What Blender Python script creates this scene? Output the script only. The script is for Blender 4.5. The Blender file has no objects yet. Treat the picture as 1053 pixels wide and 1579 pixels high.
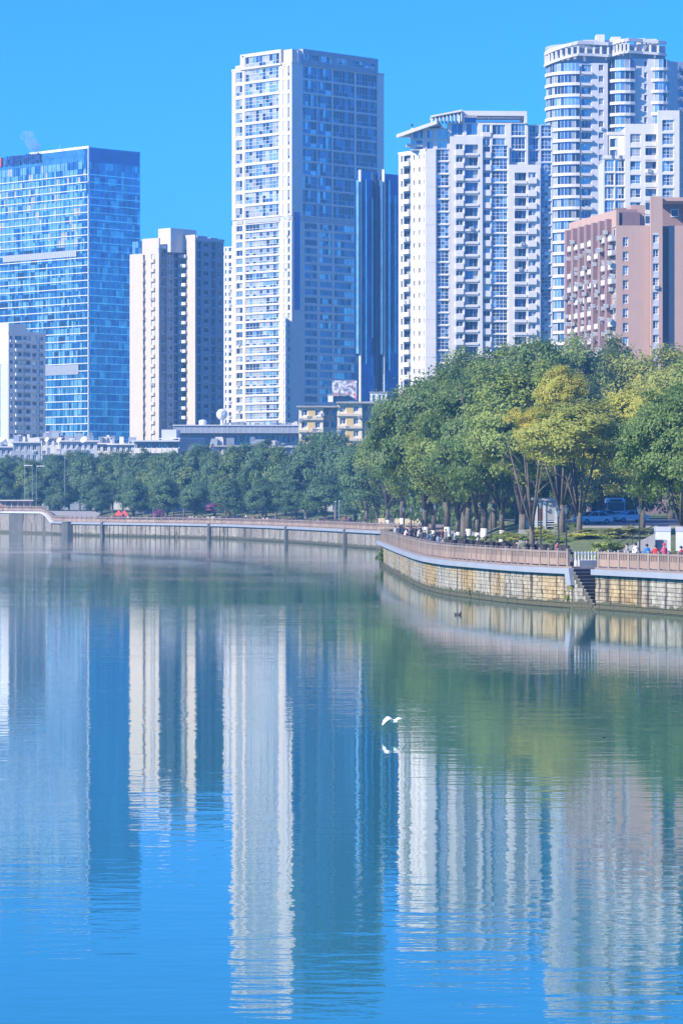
import bpy, bmesh, math, random
from mathutils import Vector, Matrix, Quaternion
R = math.radians
rnd = random.Random(11)
scene = bpy.context.scene
COL = scene.collection

# ------------------------------------------------------------------ camera, sky, sun, exposure
F, CU, HV, H = 5000.0, 526.5, 770.0, 8.0      # photo pixels: focal length, centre, horizon; lens height in metres
cam_d = bpy.data.cameras.new('camera'); cam = bpy.data.objects.new('camera', cam_d); COL.objects.link(cam)
cam.location = (0, 0, H); cam.rotation_euler = (R(90), 0, 0)
cam_d.sensor_fit = 'HORIZONTAL'; cam_d.sensor_width = 36; cam_d.lens = F/1053*36
cam_d.shift_y = -(789.5-HV)/1053
cam_d.clip_start = .5; cam_d.clip_end = 20000
scene.camera = cam

SUN_AZ = Vector((-.83, -.558)); SUN_EL = R(33)
world = bpy.data.worlds.new('World'); scene.world = world; world.use_nodes = True
wn, wl = world.node_tree.nodes, world.node_tree.links
wn.clear()
wo = wn.new('ShaderNodeOutputWorld'); bg = wn.new('ShaderNodeBackground'); sky = wn.new('ShaderNodeTexSky')
sky.sky_type = 'NISHITA'; sky.sun_disc = False; sky.sun_elevation = SUN_EL
sky.sun_rotation = math.atan2(SUN_AZ.x, SUN_AZ.y)
sky.air_density = 1.0; sky.dust_density = 0.3; sky.ozone_density = 4.0; sky.altitude = 300
mx = wn.new('ShaderNodeMix'); mx.data_type = 'RGBA'; mx.blend_type = 'MULTIPLY'; mx.inputs[0].default_value = 1
mx.inputs[7].default_value = (.078, .435, 1.03, 1)
wl.new(sky.outputs[0], mx.inputs[6]); wl.new(mx.outputs[2], bg.inputs[0]); wl.new(bg.outputs[0], wo.inputs[0])
bg.inputs[1].default_value = .15

sun_d = bpy.data.lights.new('sun', 'SUN'); sun = bpy.data.objects.new('sun', sun_d); COL.objects.link(sun)
sun_d.energy = 4.7; sun_d.angle = R(.55); sun_d.color = (1, .90, .72)
sv = Vector((SUN_AZ.x*math.cos(SUN_EL), SUN_AZ.y*math.cos(SUN_EL), math.sin(SUN_EL)))
sun.rotation_euler = (-sv).to_track_quat('-Z', 'Y').to_euler(); sun.location = (-200, -100, 300)

scene.view_settings.view_transform = 'Standard'; scene.view_settings.look = 'None'
scene.view_settings.gamma = 1; scene.view_settings.use_curve_mapping = False
scene.view_settings.exposure = .88
scene.cycles.use_denoising = True
scene.cycles.max_bounces = 6; scene.cycles.glossy_bounces = 3; scene.cycles.diffuse_bounces = 3
scene.cycles.transmission_bounces = 3; scene.cycles.transparent_max_bounces = 6; scene.cycles.volume_bounces = 0
scene.cycles.sample_clamp_indirect = 6
scene.cycles.caustics_reflective = False; scene.cycles.caustics_refractive = False

# ------------------------------------------------------------------ helpers
def X(u, D): return (u-CU)/F*D
def Z(v, D): return H-(v-HV)/F*D
def DW(v): return H*F/(v-HV)            # distance of a waterline seen at v
def lerp(a, b, t): return a+(b-a)*t
def interp(pts, x):
    if x <= pts[0][0]: return pts[0][1]
    for (a, fa), (b, fb) in zip(pts, pts[1:]):
        if x <= b: return lerp(fa, fb, (x-a)/(b-a))
    return pts[-1][1]
def smooth(t):
    t = max(0, min(1, t)); return t*t*(3-2*t)

def nodes(name):
    m = bpy.data.materials.new(name); m.use_nodes = True
    nt = m.node_tree; return m, nt, nt.nodes['Principled BSDF']
def pset(b, **k):
    for a, v in k.items(): b.inputs[a.replace('_', ' ')].default_value = v
def rgba(c): return (c[0], c[1], c[2], 1)
def mixnode(nt, fac, a, b, mode='MIX'):
    n = nt.nodes.new('ShaderNodeMix'); n.data_type = 'RGBA'; n.blend_type = mode
    for i, s in ((0, fac), (6, a), (7, b)):
        if isinstance(s, bpy.types.NodeSocket): nt.links.new(s, n.inputs[i])
        elif i == 0: n.inputs[0].default_value = s
        else: n.inputs[i].default_value = rgba(s)
    return n.outputs[2]
def coord(nt, scale=(1, 1, 1), world=True):
    m = nt.nodes.new('ShaderNodeMapping'); m.inputs['Scale'].default_value = scale
    if world: s = nt.nodes.new('ShaderNodeNewGeometry').outputs['Position']
    else: s = nt.nodes.new('ShaderNodeTexCoord').outputs['Object']
    nt.links.new(s, m.inputs[0]); return m.outputs[0]
def noise(nt, vec, scale, detail=3, rough=.55):
    n = nt.nodes.new('ShaderNodeTexNoise'); n.inputs['Scale'].default_value = scale
    n.inputs['Detail'].default_value = detail; n.inputs['Roughness'].default_value = rough
    nt.links.new(vec, n.inputs['Vector']); return n.outputs['Fac']
def ramp(nt, fac, a, b, lo=(0, 0, 0), hi=(1, 1, 1)):
    n = nt.nodes.new('ShaderNodeValToRGB'); nt.links.new(fac, n.inputs[0])
    n.color_ramp.elements[0].position = a; n.color_ramp.elements[1].position = b
    n.color_ramp.elements[0].color = rgba(lo); n.color_ramp.elements[1].color = rgba(hi)
    return n.outputs[0]
def bump(nt, b, h, strength, dist=.05):
    n = nt.nodes.new('ShaderNodeBump'); n.inputs['Strength'].default_value = strength
    n.inputs['Distance'].default_value = dist; nt.links.new(h, n.inputs['Height'])
    nt.links.new(n.outputs[0], b.inputs['Normal'])

def mat_wall(name, c, dark=.72, rough=.85, streak=.5, sc=.35, rand=0.0, bmp=.15):
    """painted or rendered wall: blotches, vertical rain streaks, a little grain"""
    m, nt, b = nodes(name)
    v = coord(nt)
    blot = noise(nt, v, sc, 4)
    c1 = mixnode(nt, ramp(nt, blot, .3, .75), c, [x*dark for x in c])
    st = noise(nt, coord(nt, (1, 1, .06)), 1.3, 4, .65)
    k = ramp(nt, st, .52, .8); mul = nt.nodes.new('ShaderNodeMath'); mul.operation = 'MULTIPLY'
    nt.links.new(k, mul.inputs[0]); mul.inputs[1].default_value = streak
    c2 = mixnode(nt, mul.outputs[0], c1, [x*.42 for x in c])
    if rand:
        oi = nt.nodes.new('ShaderNodeObjectInfo')
        c2 = mixnode(nt, ramp(nt, oi.outputs['Random'], 0, 1, (1-rand,)*3, (1, 1, 1)), (0, 0, 0), c2) if False else \
            mixnode(nt, 1.0, c2, ramp(nt, oi.outputs['Random'], 0, 1, (1-rand, 1-rand, 1-rand), (1, 1, 1)), 'MULTIPLY')
    nt.links.new(c2, b.inputs['Base Color']); b.inputs['Roughness'].default_value = rough
    if bmp: bump(nt, b, noise(nt, v, 6, 3), bmp, .05)
    return m
def mat_flat(name, c, rough=.6, metal=0, rand=0, var=.12):
    m, nt, b = nodes(name)
    v = noise(nt, coord(nt), 1.1, 3)
    col = mixnode(nt, ramp(nt, v, .3, .7), c, [x*(1-var) for x in c])
    if rand:
        oi = nt.nodes.new('ShaderNodeObjectInfo')
        col = mixnode(nt, 1.0, col, ramp(nt, oi.outputs['Random'], 0, 1, (1-rand,)*3), 'MULTIPLY')
    nt.links.new(col, b.inputs['Base Color']); pset(b, Roughness=rough, Metallic=metal)
    return m
def mat_glass(name, c, metal, rough=.08, var=.35, rand=.25):
    """coated facade glass seen from outside: mirror of the sky over a tint, each pane a little off"""
    m, nt, b = nodes(name)
    v = noise(nt, coord(nt), .35, 2)
    col = mixnode(nt, ramp(nt, v, .3, .7), c, [x*(1-var) for x in c])
    oi = nt.nodes.new('ShaderNodeObjectInfo')
    col = mixnode(nt, 1.0, col, ramp(nt, oi.outputs['Random'], 0, 1, (1-rand,)*3), 'MULTIPLY')
    nt.links.new(col, b.inputs['Base Color']); pset(b, Roughness=rough, Metallic=metal, IOR=1.6)
    return m
M = {}
M['white'] = mat_wall('white_render', (.72, .68, .64), .9, streak=.25)
M['cream'] = mat_wall('cream_render', (.58, .50, .40), .93, streak=.15)
M['offwhite'] = mat_wall('old_white_render', (.62, .60, .56), .8, streak=.45)
M['lavender'] = mat_wall('grey_render', (.55, .56, .60), .9, streak=.2)
M['greywall'] = mat_wall('grey_blue_render_and_shade', (.34, .38, .44), .85, streak=.25)  # plain grey walls; also shade put into the colour of shaded sides
M['towerframe'] = mat_wall('tower_stone_frame', (.62, .56, .50), .93, streak=.1)
M['red'] = mat_wall('red_brick_tiles', (.50, .335, .265), .93, streak=.2)
M['darkred'] = mat_wall('dark_red_tiles', (.30, .19, .18), .85, streak=.3)
M['yellow'] = mat_wall('yellow_render', (.82, .72, .50), .85, streak=.3)
M['orange'] = mat_wall('orange_render', (.66, .48, .20), .85, streak=.3)
M['concrete'] = mat_wall('weathered_concrete', (.40, .39, .37), .75, streak=.5)
M['darkconc'] = mat_wall('dark_weathered_concrete', (.13, .13, .12), .6, streak=.5)
M['ledge'] = mat_wall('painted_ledge', (.30, .33, .39), .85, streak=.12)
M['tile'] = mat_flat('roof_tiles', (.20, .16, .15), .8)
M['whitepaint'] = mat_flat('white_paint', (.80, .80, .80), .45)
M['louvre'] = mat_flat('grey_louvre', (.42, .44, .48), .6)
M['darkmetal'] = mat_flat('dark_painted_metal', (.03, .035, .04), .45)
M['greymetal'] = mat_flat('grey_metal', (.35, .37, .4), .4, .5)
M['gl_dark'] = mat_glass('dark_window_glass', (.025, .05, .10), .15)
M['gl_mid'] = mat_glass('blue_window_glass', (.10, .21, .34), .6)
M['gl_light'] = mat_glass('pale_window_glass', (.46, .64, .68), .65, .15)
M['gl_curtain'] = mat_glass('curtained_window_glass', (.50, .52, .52), .1, .25)
M['cw_a'] = mat_glass('curtain_wall_glass', (.30, .58, .64), .85, .12)
M['cw_b'] = mat_glass('curtain_wall_glass_pale', (.66, .88, .86), .8, .16)
M['cw_c'] = mat_glass('curtain_wall_glass_deep', (.11, .30, .46), .85, .1)
M['navy'] = mat_glass('navy_facade_glass', (.035, .09, .26), .8, .12)
M['navy2'] = mat_glass('navy_facade_glass_lighter', (.07, .17, .36), .8, .12)
M['fin'] = mat_flat('pale_metal_fin', (.68, .68, .66), .4)
M['signblue'] = mat_flat('dark_blue_sign_letter', (.02, .06, .26), .4)
M['signred'] = mat_flat('red_sign', (.7, .08, .1), .4)

class MB:
    """collects geometry, then links it as one mesh object"""
    def __init__(s): s.v = []; s.f = []; s.m = []; s.mats = []
    def mi(s, m):
        if m not in s.mats: s.mats.append(m)
        return s.mats.index(m)
    def face(s, pts, m):
        i = len(s.v); s.v += [tuple(p) for p in pts]; s.f.append(tuple(range(i, i+len(pts)))); s.m.append(s.mi(m))
    def hexa(s, c, m):      # c: 8 corners, bottom ring then top ring, both counter-clockwise from above
        i = len(s.v); s.v += [tuple(p) for p in c]; k = s.mi(m)
        for q in ((3, 2, 1, 0), (4, 5, 6, 7), (0, 1, 5, 4), (1, 2, 6, 5), (2, 3, 7, 6), (3, 0, 4, 7)):
            s.f.append(tuple(i+j for j in q)); s.m.append(k)
    def box(s, x0, x1, y0, y1, z0, z1, m):
        s.hexa([(x0, y0, z0), (x1, y0, z0), (x1, y1, z0), (x0, y1, z0), (x0, y0, z1), (x1, y0, z1), (x1, y1, z1), (x0, y1, z1)], m)
    def fbox(s, fr, a0, a1, b0, b1, z0, z1, m):    # b: inward depth, b0<b1
        p = [fr.at(a0, b0), fr.at(a1, b0), fr.at(a1, b1), fr.at(a0, b1)]
        s.hexa([(x, y, z0) for x, y in p]+[(x, y, z1) for x, y in p], m)
    def prism(s, poly, z0, z1, m, mtop=None):      # poly counter-clockwise
        n = len(poly); i = len(s.v)
        s.v += [(x, y, z0) for x, y in poly]+[(x, y, z1) for x, y in poly]
        k = s.mi(m)
        for j in range(n):
            s.f.append((i+j, i+(j+1) % n, i+n+(j+1) % n, i+n+j)); s.m.append(k)
        s.f.append(tuple(range(i+n, i+2*n))); s.m.append(s.mi(mtop or m))
        s.f.append(tuple(reversed(range(i, i+n)))); s.m.append(k)
    def tube(s, pts, rad, m, n=8, cap=True):
        pts = [Vector(p) for p in pts]; rings = []; k = s.mi(m)
        for j, p in enumerate(pts):
            d = (pts[min(j+1, len(pts)-1)]-pts[max(j-1, 0)]).normalized()
            a = d.orthogonal().normalized() if j == 0 else (a-d*a.dot(d)).normalized()
            b = d.cross(a); r = rad[j] if hasattr(rad, '__len__') else rad
            rings.append(len(s.v))
            s.v += [tuple(p+(a*math.cos(t)+b*math.sin(t))*r) for t in [2*math.pi*q/n for q in range(n)]]
        for r0, r1 in zip(rings, rings[1:]):
            for q in range(n):
                s.f.append((r0+q, r0+(q+1) % n, r1+(q+1) % n, r1+q)); s.m.append(k)
        if cap:
            s.f.append(tuple(rings[0]+q for q in reversed(range(n)))); s.m.append(k)
            s.f.append(tuple(rings[-1]+q for q in range(n))); s.m.append(k)
    def lathe(s, prof, m, n=12, c=(0, 0, 0)):
        k = s.mi(m); i0 = len(s.v)
        for r, z in prof:
            s.v += [(c[0]+r*math.cos(2*math.pi*q/n), c[1]+r*math.sin(2*math.pi*q/n), c[2]+z) for q in range(n)]
        for j in range(len(prof)-1):
            for q in range(n):
                a = i0+j*n; s.f.append((a+q, a+(q+1) % n, a+n+(q+1) % n, a+n+q)); s.m.append(k)
    def add_mesh(s, me, mt):
        i = len(s.v); s.v += [tuple(mt @ v.co) for v in me.vertices]
        ks = [s.mi(m) for m in me.materials]
        for p in me.polygons:
            s.f.append(tuple(i+j for j in p.vertices)); s.m.append(ks[p.material_index])
    def mesh(s, name, smooth_=False, off=(0, 0, 0)):
        me = bpy.data.meshes.new(name)
        me.from_pydata([(x-off[0], y-off[1], z-off[2]) for x, y, z in s.v], [], s.f)
        for m in s.mats: me.materials.append(m)
        me.polygons.foreach_set('material_index', s.m)
        if smooth_: me.polygons.foreach_set('use_smooth', [True]*len(s.f))
        me.update(); return me
    def build(s, name, parent=None, off=None, smooth_=False, **tags):
        """off: world position of the parent when the vertices are in world coordinates"""
        o = tuple(parent.location) if (off is None and parent is not None) else (off or (0, 0, 0))
        return link(name, s.mesh(name, smooth_, o), parent, **tags)
def link(name, me, parent=None, loc=(0, 0, 0), rz=0, sc=None, **tags):
    ob = bpy.data.objects.new(name, me); COL.objects.link(ob)
    ob.location = loc; ob.rotation_euler = (0, 0, rz)
    if sc: ob.scale = sc
    if parent: ob.parent = parent
    for k, v in tags.items(): ob[k] = v
    return ob
def thing(name, label, cat, loc=(0, 0, 0), rz=0, group=None, **k):
    o = link(name, None, None, loc, rz, label=label, category=cat, **k)
    if group: o['group'] = group
    return o
def copy_tree(o, parent=None, label=None, group=None):
    c = o.copy(); COL.objects.link(c); c.parent = parent
    if label: c['label'] = label
    if group: c['group'] = group
    for ch in KIDS.get(o.name, []): copy_tree(ch, c)
    return c
KIDS = {}
def kids_of(o):
    def walk(p):
        KIDS[p.name] = [q for q in COL.objects if q.parent == p]
        for q in KIDS[p.name]: walk(q)
    walk(o)

class Fr:
    """a vertical facade: origin, direction to the right as seen from outside, width"""
    def __init__(s, o, ang, W=0): s.o = o; s.ang = ang; s.d = (math.cos(R(ang)), math.sin(R(ang))); s.W = W
    def at(s, a, b=0): return (s.o[0]+a*s.d[0]-b*s.d[1], s.o[1]+a*s.d[1]+b*s.d[0])
    def a(s, u):        # distance along the facade to the column of the photograph u
        k = u-CU; return (k*s.o[1]-F*s.o[0])/(F*s.d[0]-k*s.d[1])
    def end(s): return s.at(s.W)
def fru(u0, D, ang, u1):
    f = Fr((X(u0, D), D), ang); f.W = f.a(u1); return f
def frl(uc, D, ang, u0):      # ends at the corner uc, starts at u0 to its left
    f = Fr((X(uc, D), D), ang); a = f.a(u0); g = Fr(f.at(a), ang); g.W = -a; return g
def sub(fr, u0, u1, out=0):   # a bay of a facade, standing out of it by some metres
    g = Fr(fr.at(fr.a(u0), -out), fr.ang); g.W = g.a(u1); return g
def zf(fr, u, v): return Z(v, fr.at(fr.a(u))[1])
def chain(o, parts):
    out = []
    for ang, u1 in parts:
        f = Fr(o, ang); f.W = f.a(u1); out.append(f); o = f.end()
    return out

# ------------------------------------------------------------------ windows and facades
WIN = {}
GL = {'blue': ['gl_dark', 'gl_mid', 'gl_mid', 'gl_light'], 'mixed': ['gl_dark', 'gl_mid', 'gl_light', 'gl_dark', 'gl_curtain', 'gl_curtain'],
      'dark': ['gl_dark', 'gl_dark', 'gl_mid', 'gl_dark', 'gl_curtain'], 'pale': ['gl_light', 'gl_light', 'gl_mid', 'gl_curtain', 'gl_curtain', 'gl_dark'],
      'shade': ['gl_dark', 'gl_mid', 'gl_dark', 'gl_dark', 'gl_mid']}  # darker pane mix: shade of the shaded sides put into the glass
def win_mesh(w, h, nx, ny, pal, frame, fw, k):
    w, h = round(w, 1), round(h, 1)
    key = (w, h, nx, ny, pal, frame, fw, k)
    if key in WIN: return WIN[key]
    r = random.Random(int(w*10)*7919+int(h*10)*331+nx*41+ny*17+k); b = MB(); fm = M[frame]
    b.box(-w/2, w/2, 0, .12, 0, fw, fm); b.box(-w/2, w/2, 0, .12, h-fw, h, fm)
    b.box(-w/2, -w/2+fw, .003, .12, fw, h-fw, fm); b.box(w/2-fw, w/2, .003, .12, fw, h-fw, fm)
    iw, ih = w-2*fw, h-2*fw; x = -w/2+fw
    for i in range(nx):
        x1 = x+iw/nx; z = fw
        if i: b.box(x-fw*.3, x+fw*.3, .02, .1, fw, h-fw, fm)
        colm = r.choice(GL[pal])
        for j in range(ny):
            z1 = z+(ih/ny if ny == 1 else ih*(.35 if j == 0 else .65/(ny-1)))
            if j: b.box(x, x1, .03, .1, z-fw*.3, z+fw*.3, fm)
            g = colm if r.random() < .6 else r.choice(GL[pal])
            t = [r.uniform(-.015, .015) for _ in range(4)]
            b.face([(x, .08+t[0], z), (x1, .08+t[1], z), (x1, .08+t[2], z1), (x, .08+t[3], z1)], M[g])
            z = z1
        x = x1
    me = b.mesh('window'); WIN[key] = me; return me

g_ = MB(); g_.box(-.45, .45, -.42, 0, 0, .68, M['whitepaint']); g_.box(-.3, .3, -.45, -.42, .1, .58, M['greymetal']); AC = g_.mesh('air_conditioner')
class Bld:
    def __init__(s, name, label, cat='building', loc=(0, 0, 0)):
        s.root = thing(name, label, cat, loc); s.loc = Vector(loc); s.n = 0; s.extra = MB(); s.counts = {}
    def window(s, fr, a, b, z, w, h, nx=2, ny=1, pal='mixed', frame='whitepaint', fw=.14, part='window'):
        me = win_mesh(w, h, nx, ny, pal, frame, fw, rnd.randrange(5))
        x, y = fr.at(a, b); c = s.counts.get(part, 0); s.counts[part] = c+1
        if c < 300: link(part, me, s.root, Vector((x, y, z))-s.loc, R(fr.ang))
        else: s.extra.add_mesh(me, Matrix.Translation((x, y, z)) @ Matrix.Rotation(R(fr.ang), 4, 'Z'))
    def part(s, mb, name, **k):
        if mb.v: return mb.build(name, s.root, **k)
    def finish(s):
        if s.extra.v: s.extra.build('window', s.root, kind='stuff')

def facade(B, fr, zt, zb, fh, cols, wall, depth=.5, name='wall', skip=None, band=None, backing='gl_dark'):
    """wall with real openings. cols: (u0, u1, kind, options). Floors counted down from the top"""
    w = MB(); m = M[wall]; C = sorted(cols, key=lambda c: c[0])
    es = [(fr.a(c[0]), fr.a(c[1]), c) for c in C]
    a = .004
    for a0, a1, c in es:
        if a0-a > .02: w.fbox(fr, a, a0, 0, depth, zb, zt, m)
        a = a1
    if fr.W-a > .02: w.fbox(fr, a, fr.W-.004, 0, depth, zb, zt, m)
    balc = MB()
    for a0, a1, c in es:
        kind = c[2]; o = dict(c[3]) if len(c) > 3 else {}
        f = o.get('fh', fh); top = o.get('top', 0)
        zt2 = zt-top; nf = int((zt2-zb)/f)
        if top: w.fbox(fr, a0, a1, 0, depth, zt2, zt, m)
        nx, ny = o.get('nx', 2), o.get('ny', 1); pal = o.get('pal', 'mixed'); frm = o.get('frame', 'whitepaint')
        sill, head = o.get('sill', {'w': .32, 'g': .05, 'b': .05, 's': .38}[kind]), o.get('head', {'w': .14, 'g': .05, 'b': .16, 's': .22}[kind])
        sm = M[o.get('smat', wall)]; dd = o.get('rec', .25)
        for i in range(nf):
            z1 = zt2-i*f; z0 = z1-f
            so, se = sill*f, head*f
            w.fbox(fr, a0, a1, .05, depth, z0, z0+so, sm)
            w.fbox(fr, a0, a1, 0 if kind != 'g' else -.06, depth, z1-se, z1, sm)
            ww, hh = a1-a0, f-so-se
            if skip and skip(i, c): 
                w.fbox(fr, a0, a1, .02, depth, z0+so, z1-se, sm); continue
            if kind == 's':
                B.window(fr, (a0+a1)/2, dd, z0+so, ww, hh, 1, 1, 'dark', frm, .08)
            elif kind == 'b':
                B.window(fr, (a0+a1)/2, max(dd, .9), z0+so, ww, hh, nx, ny, pal, frm, .1)
            else:
                B.window(fr, (a0+a1)/2, dd, z0+so, ww, hh, nx, ny, pal, frm, o.get('fw', .14))
            if kind in 'wb' and f < 3.6 and ww > 1 and rnd.random() < .14:
                x_, y_ = fr.at(a0+rnd.uniform(.3, .7)*ww, -.01 if kind == 'w' else -o.get('out', .7)-.01); link('air_conditioner', AC, B.root, Vector((x_, y_, z0+.08*f))-B.loc, R(fr.ang))
            if kind == 'b' or o.get('bal'):
                pm = M[o.get('pmat', wall)]; out = o.get('out', .7); ph = o.get('ph', .30)*f
                bm = MB()
                bm.fbox(fr, a0-.1, a1+.1, -out, .0, z0-.12, z0+.06, pm)
                bm.fbox(fr, a0-.1, a1+.1, -out, -out+.12, z0+.06, z0+ph, pm)
                bm.fbox(fr, a0-.1, a0+.05, -out+.12, 0, z0+.06, z0+ph, pm); bm.fbox(fr, a1-.05, a1+.1, -out+.12, 0, z0+.06, z0+ph, pm)
                B.part(bm, 'balcony')
        zrem = zt2-nf*f
        if zrem-zb > .05: w.fbox(fr, a0, a1, 0, depth, zb, zrem, m)
        w.fbox(fr, a0, a1, depth+.65 if kind == 'b' else depth+.02, depth+1.3, zb, zt2, M['gl_dark'])
    if band:
        for zz, hh, out in band: w.fbox(fr, -.1, fr.W+.1, -out, -.004, zz, zz+hh, m)
    B.part(w, name)

def curtain(B, fr, zt, zb, pw, ph, pal, tilt=.012, name='curtain_wall', band=None, skip=None, back='cw_c', gap=.08, mull=0, mm='cw_c'):
    """glazed curtain wall: each pane its own quad, a little out of true, between proud mullions"""
    w = MB(); r = rnd
    w.fbox(fr, 0, fr.W, .15, .6, zb, zt, M[back])
    nx, nz = max(1, round(fr.W/pw)), max(1, round((zt-zb)/ph)); dx, dz = fr.W/nx, (zt-zb)/nz
    for j in range(nz):
        z0 = zb+j*dz; run = r.choice(pal)
        for i in range(nx):
            if skip and skip(i/nx, (nz-1-j)): continue
            if r.random() < .75: run = r.choice(pal)
            t = [r.uniform(-tilt, tilt)*dx for _ in range(3)]
            a0, a1 = i*dx+gap/2, (i+1)*dx-gap/2
            p = [fr.at(a0, .02+t[0]), fr.at(a1, .02+t[1]), fr.at(a1, .02+t[1]+t[2]), fr.at(a0, .02+t[0]+t[2])]
            w.face([(p[0][0], p[0][1], z0+gap/2), (p[1][0], p[1][1], z0+gap/2), (p[2][0], p[2][1], z0+dz-gap/2), (p[3][0], p[3][1], z0+dz-gap/2)], M[run])
    B.part(w, name, kind='stuff')
    if mull:
        w = MB()
        for i in range(0, nx+1, mull): a = min(max(i*dx, .06), fr.W-.06); w.fbox(fr, a-.05, a+.05, -.14, .14, zb, zt, M[mm])
        B.part(w, 'mullion', kind='stuff')
HAZE = .00028
# ------------------------------------------------------------------ buildings
GZ = 4.6          # street level behind the banks
def body(B, frs, depth, zt, mat, name='core', inset=.6, zb=GZ, top='concrete'):
    """closed mass behind a run of facades"""
    f0, f1 = frs[0], frs[-1]
    pts = [f.at(0, inset) for f in frs]+[f1.at(f1.W, inset)]
    pts += [(f1.at(f1.W)[0]+depth[2], f1.at(f1.W)[1]+depth[1]), (f0.o[0]+depth[0], f0.o[1]+depth[1])]
    w = MB(); w.prism(pts, zb, zt, M[mat], M[top]); B.part(w, name)
def parapet(B, fr, z, h, t, mat, out=.15, name='parapet'):
    w = MB(); w.fbox(fr, -out+.006, fr.W+out-.006, -out, t, z+.006, z+h, M[mat]); B.part(w, name)

# --- glass office tower on the left
def glass_office():
    D = 1200; c = (X(137, D), D, GZ)
    B = Bld('office_tower', 'wide cyan glass office tower with blue lettering along its top left edge', 'building', c)
    L = frl(137, D, -45, -60); Rr = fru(137, D, 45, 216); zt = Z(228, D); zb = Z(700, D)
    z1 = Z(378, D); z2 = Z(392, D); zc = Z(240, D)
    curtain(B, L, zc-1.6, z1, 1.25, 2.8, ['cw_b', 'cw_b', 'cw_b', 'cw_a', 'cw_b', 'cw_c', 'gl_curtain'], .02, mull=2, mm='cw_c')  # sky and sun glare put into paler panes high on this face
    curtain(B, L, zt, zc-1.6, 1.25, 2.6, ['cw_a'], .006, name='crown_glazing')
    curtain(B, L, z1, zb, 1.25, 2.8, ['cw_b', 'cw_a', 'cw_a', 'cw_c', 'cw_b', 'cw_c', 'gl_dark'], .025, mull=2, mm='cw_c')
    curtain(B, Rr, zc-2, zb, 1.35, 2.8, ['cw_c', 'cw_c', 'cw_a', 'cw_c', 'navy2', 'cw_c', 'gl_mid'], .012, mull=2, mm='cw_b')  # shaded face: its shade put into deeper glass colours
    curtain(B, Rr, zt, zc-2, 1.35, 3.2, ['navy2'], .004, name='crown_glazing', back='navy')
    n = int((zc-1.6-zb)/2.8); led = {}
    for fr, mt in ((L, 'fin'), (Rr, 'cw_c')):
        m = MB(); f0 = Fr((0, 0), 0); m.fbox(f0, -.1, fr.W+.05, -.38 if mt == 'fin' else -.12, .1, 0, .32, M[mt if mt == 'fin' else 'cw_b']); me = m.mesh('floor_ledge')
        for i in range(n):
            z = zb+i*2.8-.1
            link('floor_ledge', me, B.root, Vector((fr.o[0], fr.o[1], z))-B.loc, R(fr.ang))
    for (ua, ub, va, vb) in ((6, 119, 383, 395), (71, 122, 562, 577)):
        w = MB(); za = zf(L, ub, va+ (2 if ua < 50 else 0)); zb2 = zf(L, ub, vb)
        a0, a1 = L.a(ua), L.a(ub)
        w.fbox(L, a0, a1, -.5, .1, zb2, za, M['louvre'])
        for k in range(1, 40): w.fbox(L, a0+(a1-a0)*k/40-.06, a0+(a1-a0)*k/40+.06, -.56, -.5, zb2, za, M['greymetal'])
        B.part(w, 'plant_floor_louvre')
    w = MB(); w.fbox(L, L.a(46), L.W+.2, -.3, .5, zt, zt+.9, M['whitepaint']); w.fbox(L, 0, L.a(45), -.1, .5, zt, zt+.4, M['cw_a'])
    w.fbox(Rr, .4, Rr.W, -.1, .5, zt, zt+.5, M['cw_c']); B.part(w, 'parapet')
    # corner bead
    w = MB(); w.fbox(L, L.W-.35, L.W+.02, -.25, .1, zb, zt-.01, M['fin']); B.part(w, 'corner_mullion')
    w = MB()
    for k, u in enumerate((88, 93, 97, 102)): w.fbox(L, L.a(u), L.a(u)+1.2, 4, 5.5, zt, zt+1.2+.5*(k % 2), M['whitepaint'])
    B.part(w, 'roof_equipment', kind='stuff'); w = MB(); w.tube([(c[0]-12, D+14, zt), (c[0]-12, D+14, zt+3)], .12, M['greymetal']); B.part(w, 'antenna')
    body(B, [L, Rr], (38, 64, -18), zt-.2, 'cw_c')
    # rooftop lettering
    zs = zf(L, 35, 252)
    for k, (u, ch) in enumerate(((8.5, '大'), (16, '慧'), (24.5, '园'), (35, '时'), (42.5, '代'), (49, '公'), (56, '寓'))):
        cu = bpy.data.curves.new('letter', 'FONT'); cu.body = ch; cu.size = 3.3*1.25; cu.extrude = .15; cu.offset = .05
        tmp = bpy.data.objects.new('letter', cu); COL.objects.link(tmp); bpy.context.view_layer.update()
        me = bpy.data.meshes.new_from_object(tmp.evaluated_get(bpy.context.evaluated_depsgraph_get())); bpy.data.objects.remove(tmp)
        me.materials.clear(); me.materials.append(M['signblue'])
        me.transform(Matrix.Rotation(R(90), 4, 'X')); me.transform(Matrix.Scale(.62 if False else .8, 4, (1, 0, 0)))
        x, y = L.at(L.a(u), -.5); link('sign_letter', me, B.root, Vector((x, y, zs))-B.loc, R(-45))
    w = MB(); x0 = L.a(-3); w.fbox(L, x0, L.a(3.5), -.6, -.35, zs-.3, zs+3.2, M['signred'])
    w.fbox(L, x0+.8, L.a(1.5), -.68, -.61, zs+.6, zs+1.2, M['whitepaint']); w.fbox(L, x0+.8, L.a(1.5), -.68, -.61, zs+1.7, zs+2.3, M['whitepaint'])
    B.part(w, 'sign_emblem'); B.finish()
glass_office()

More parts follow.
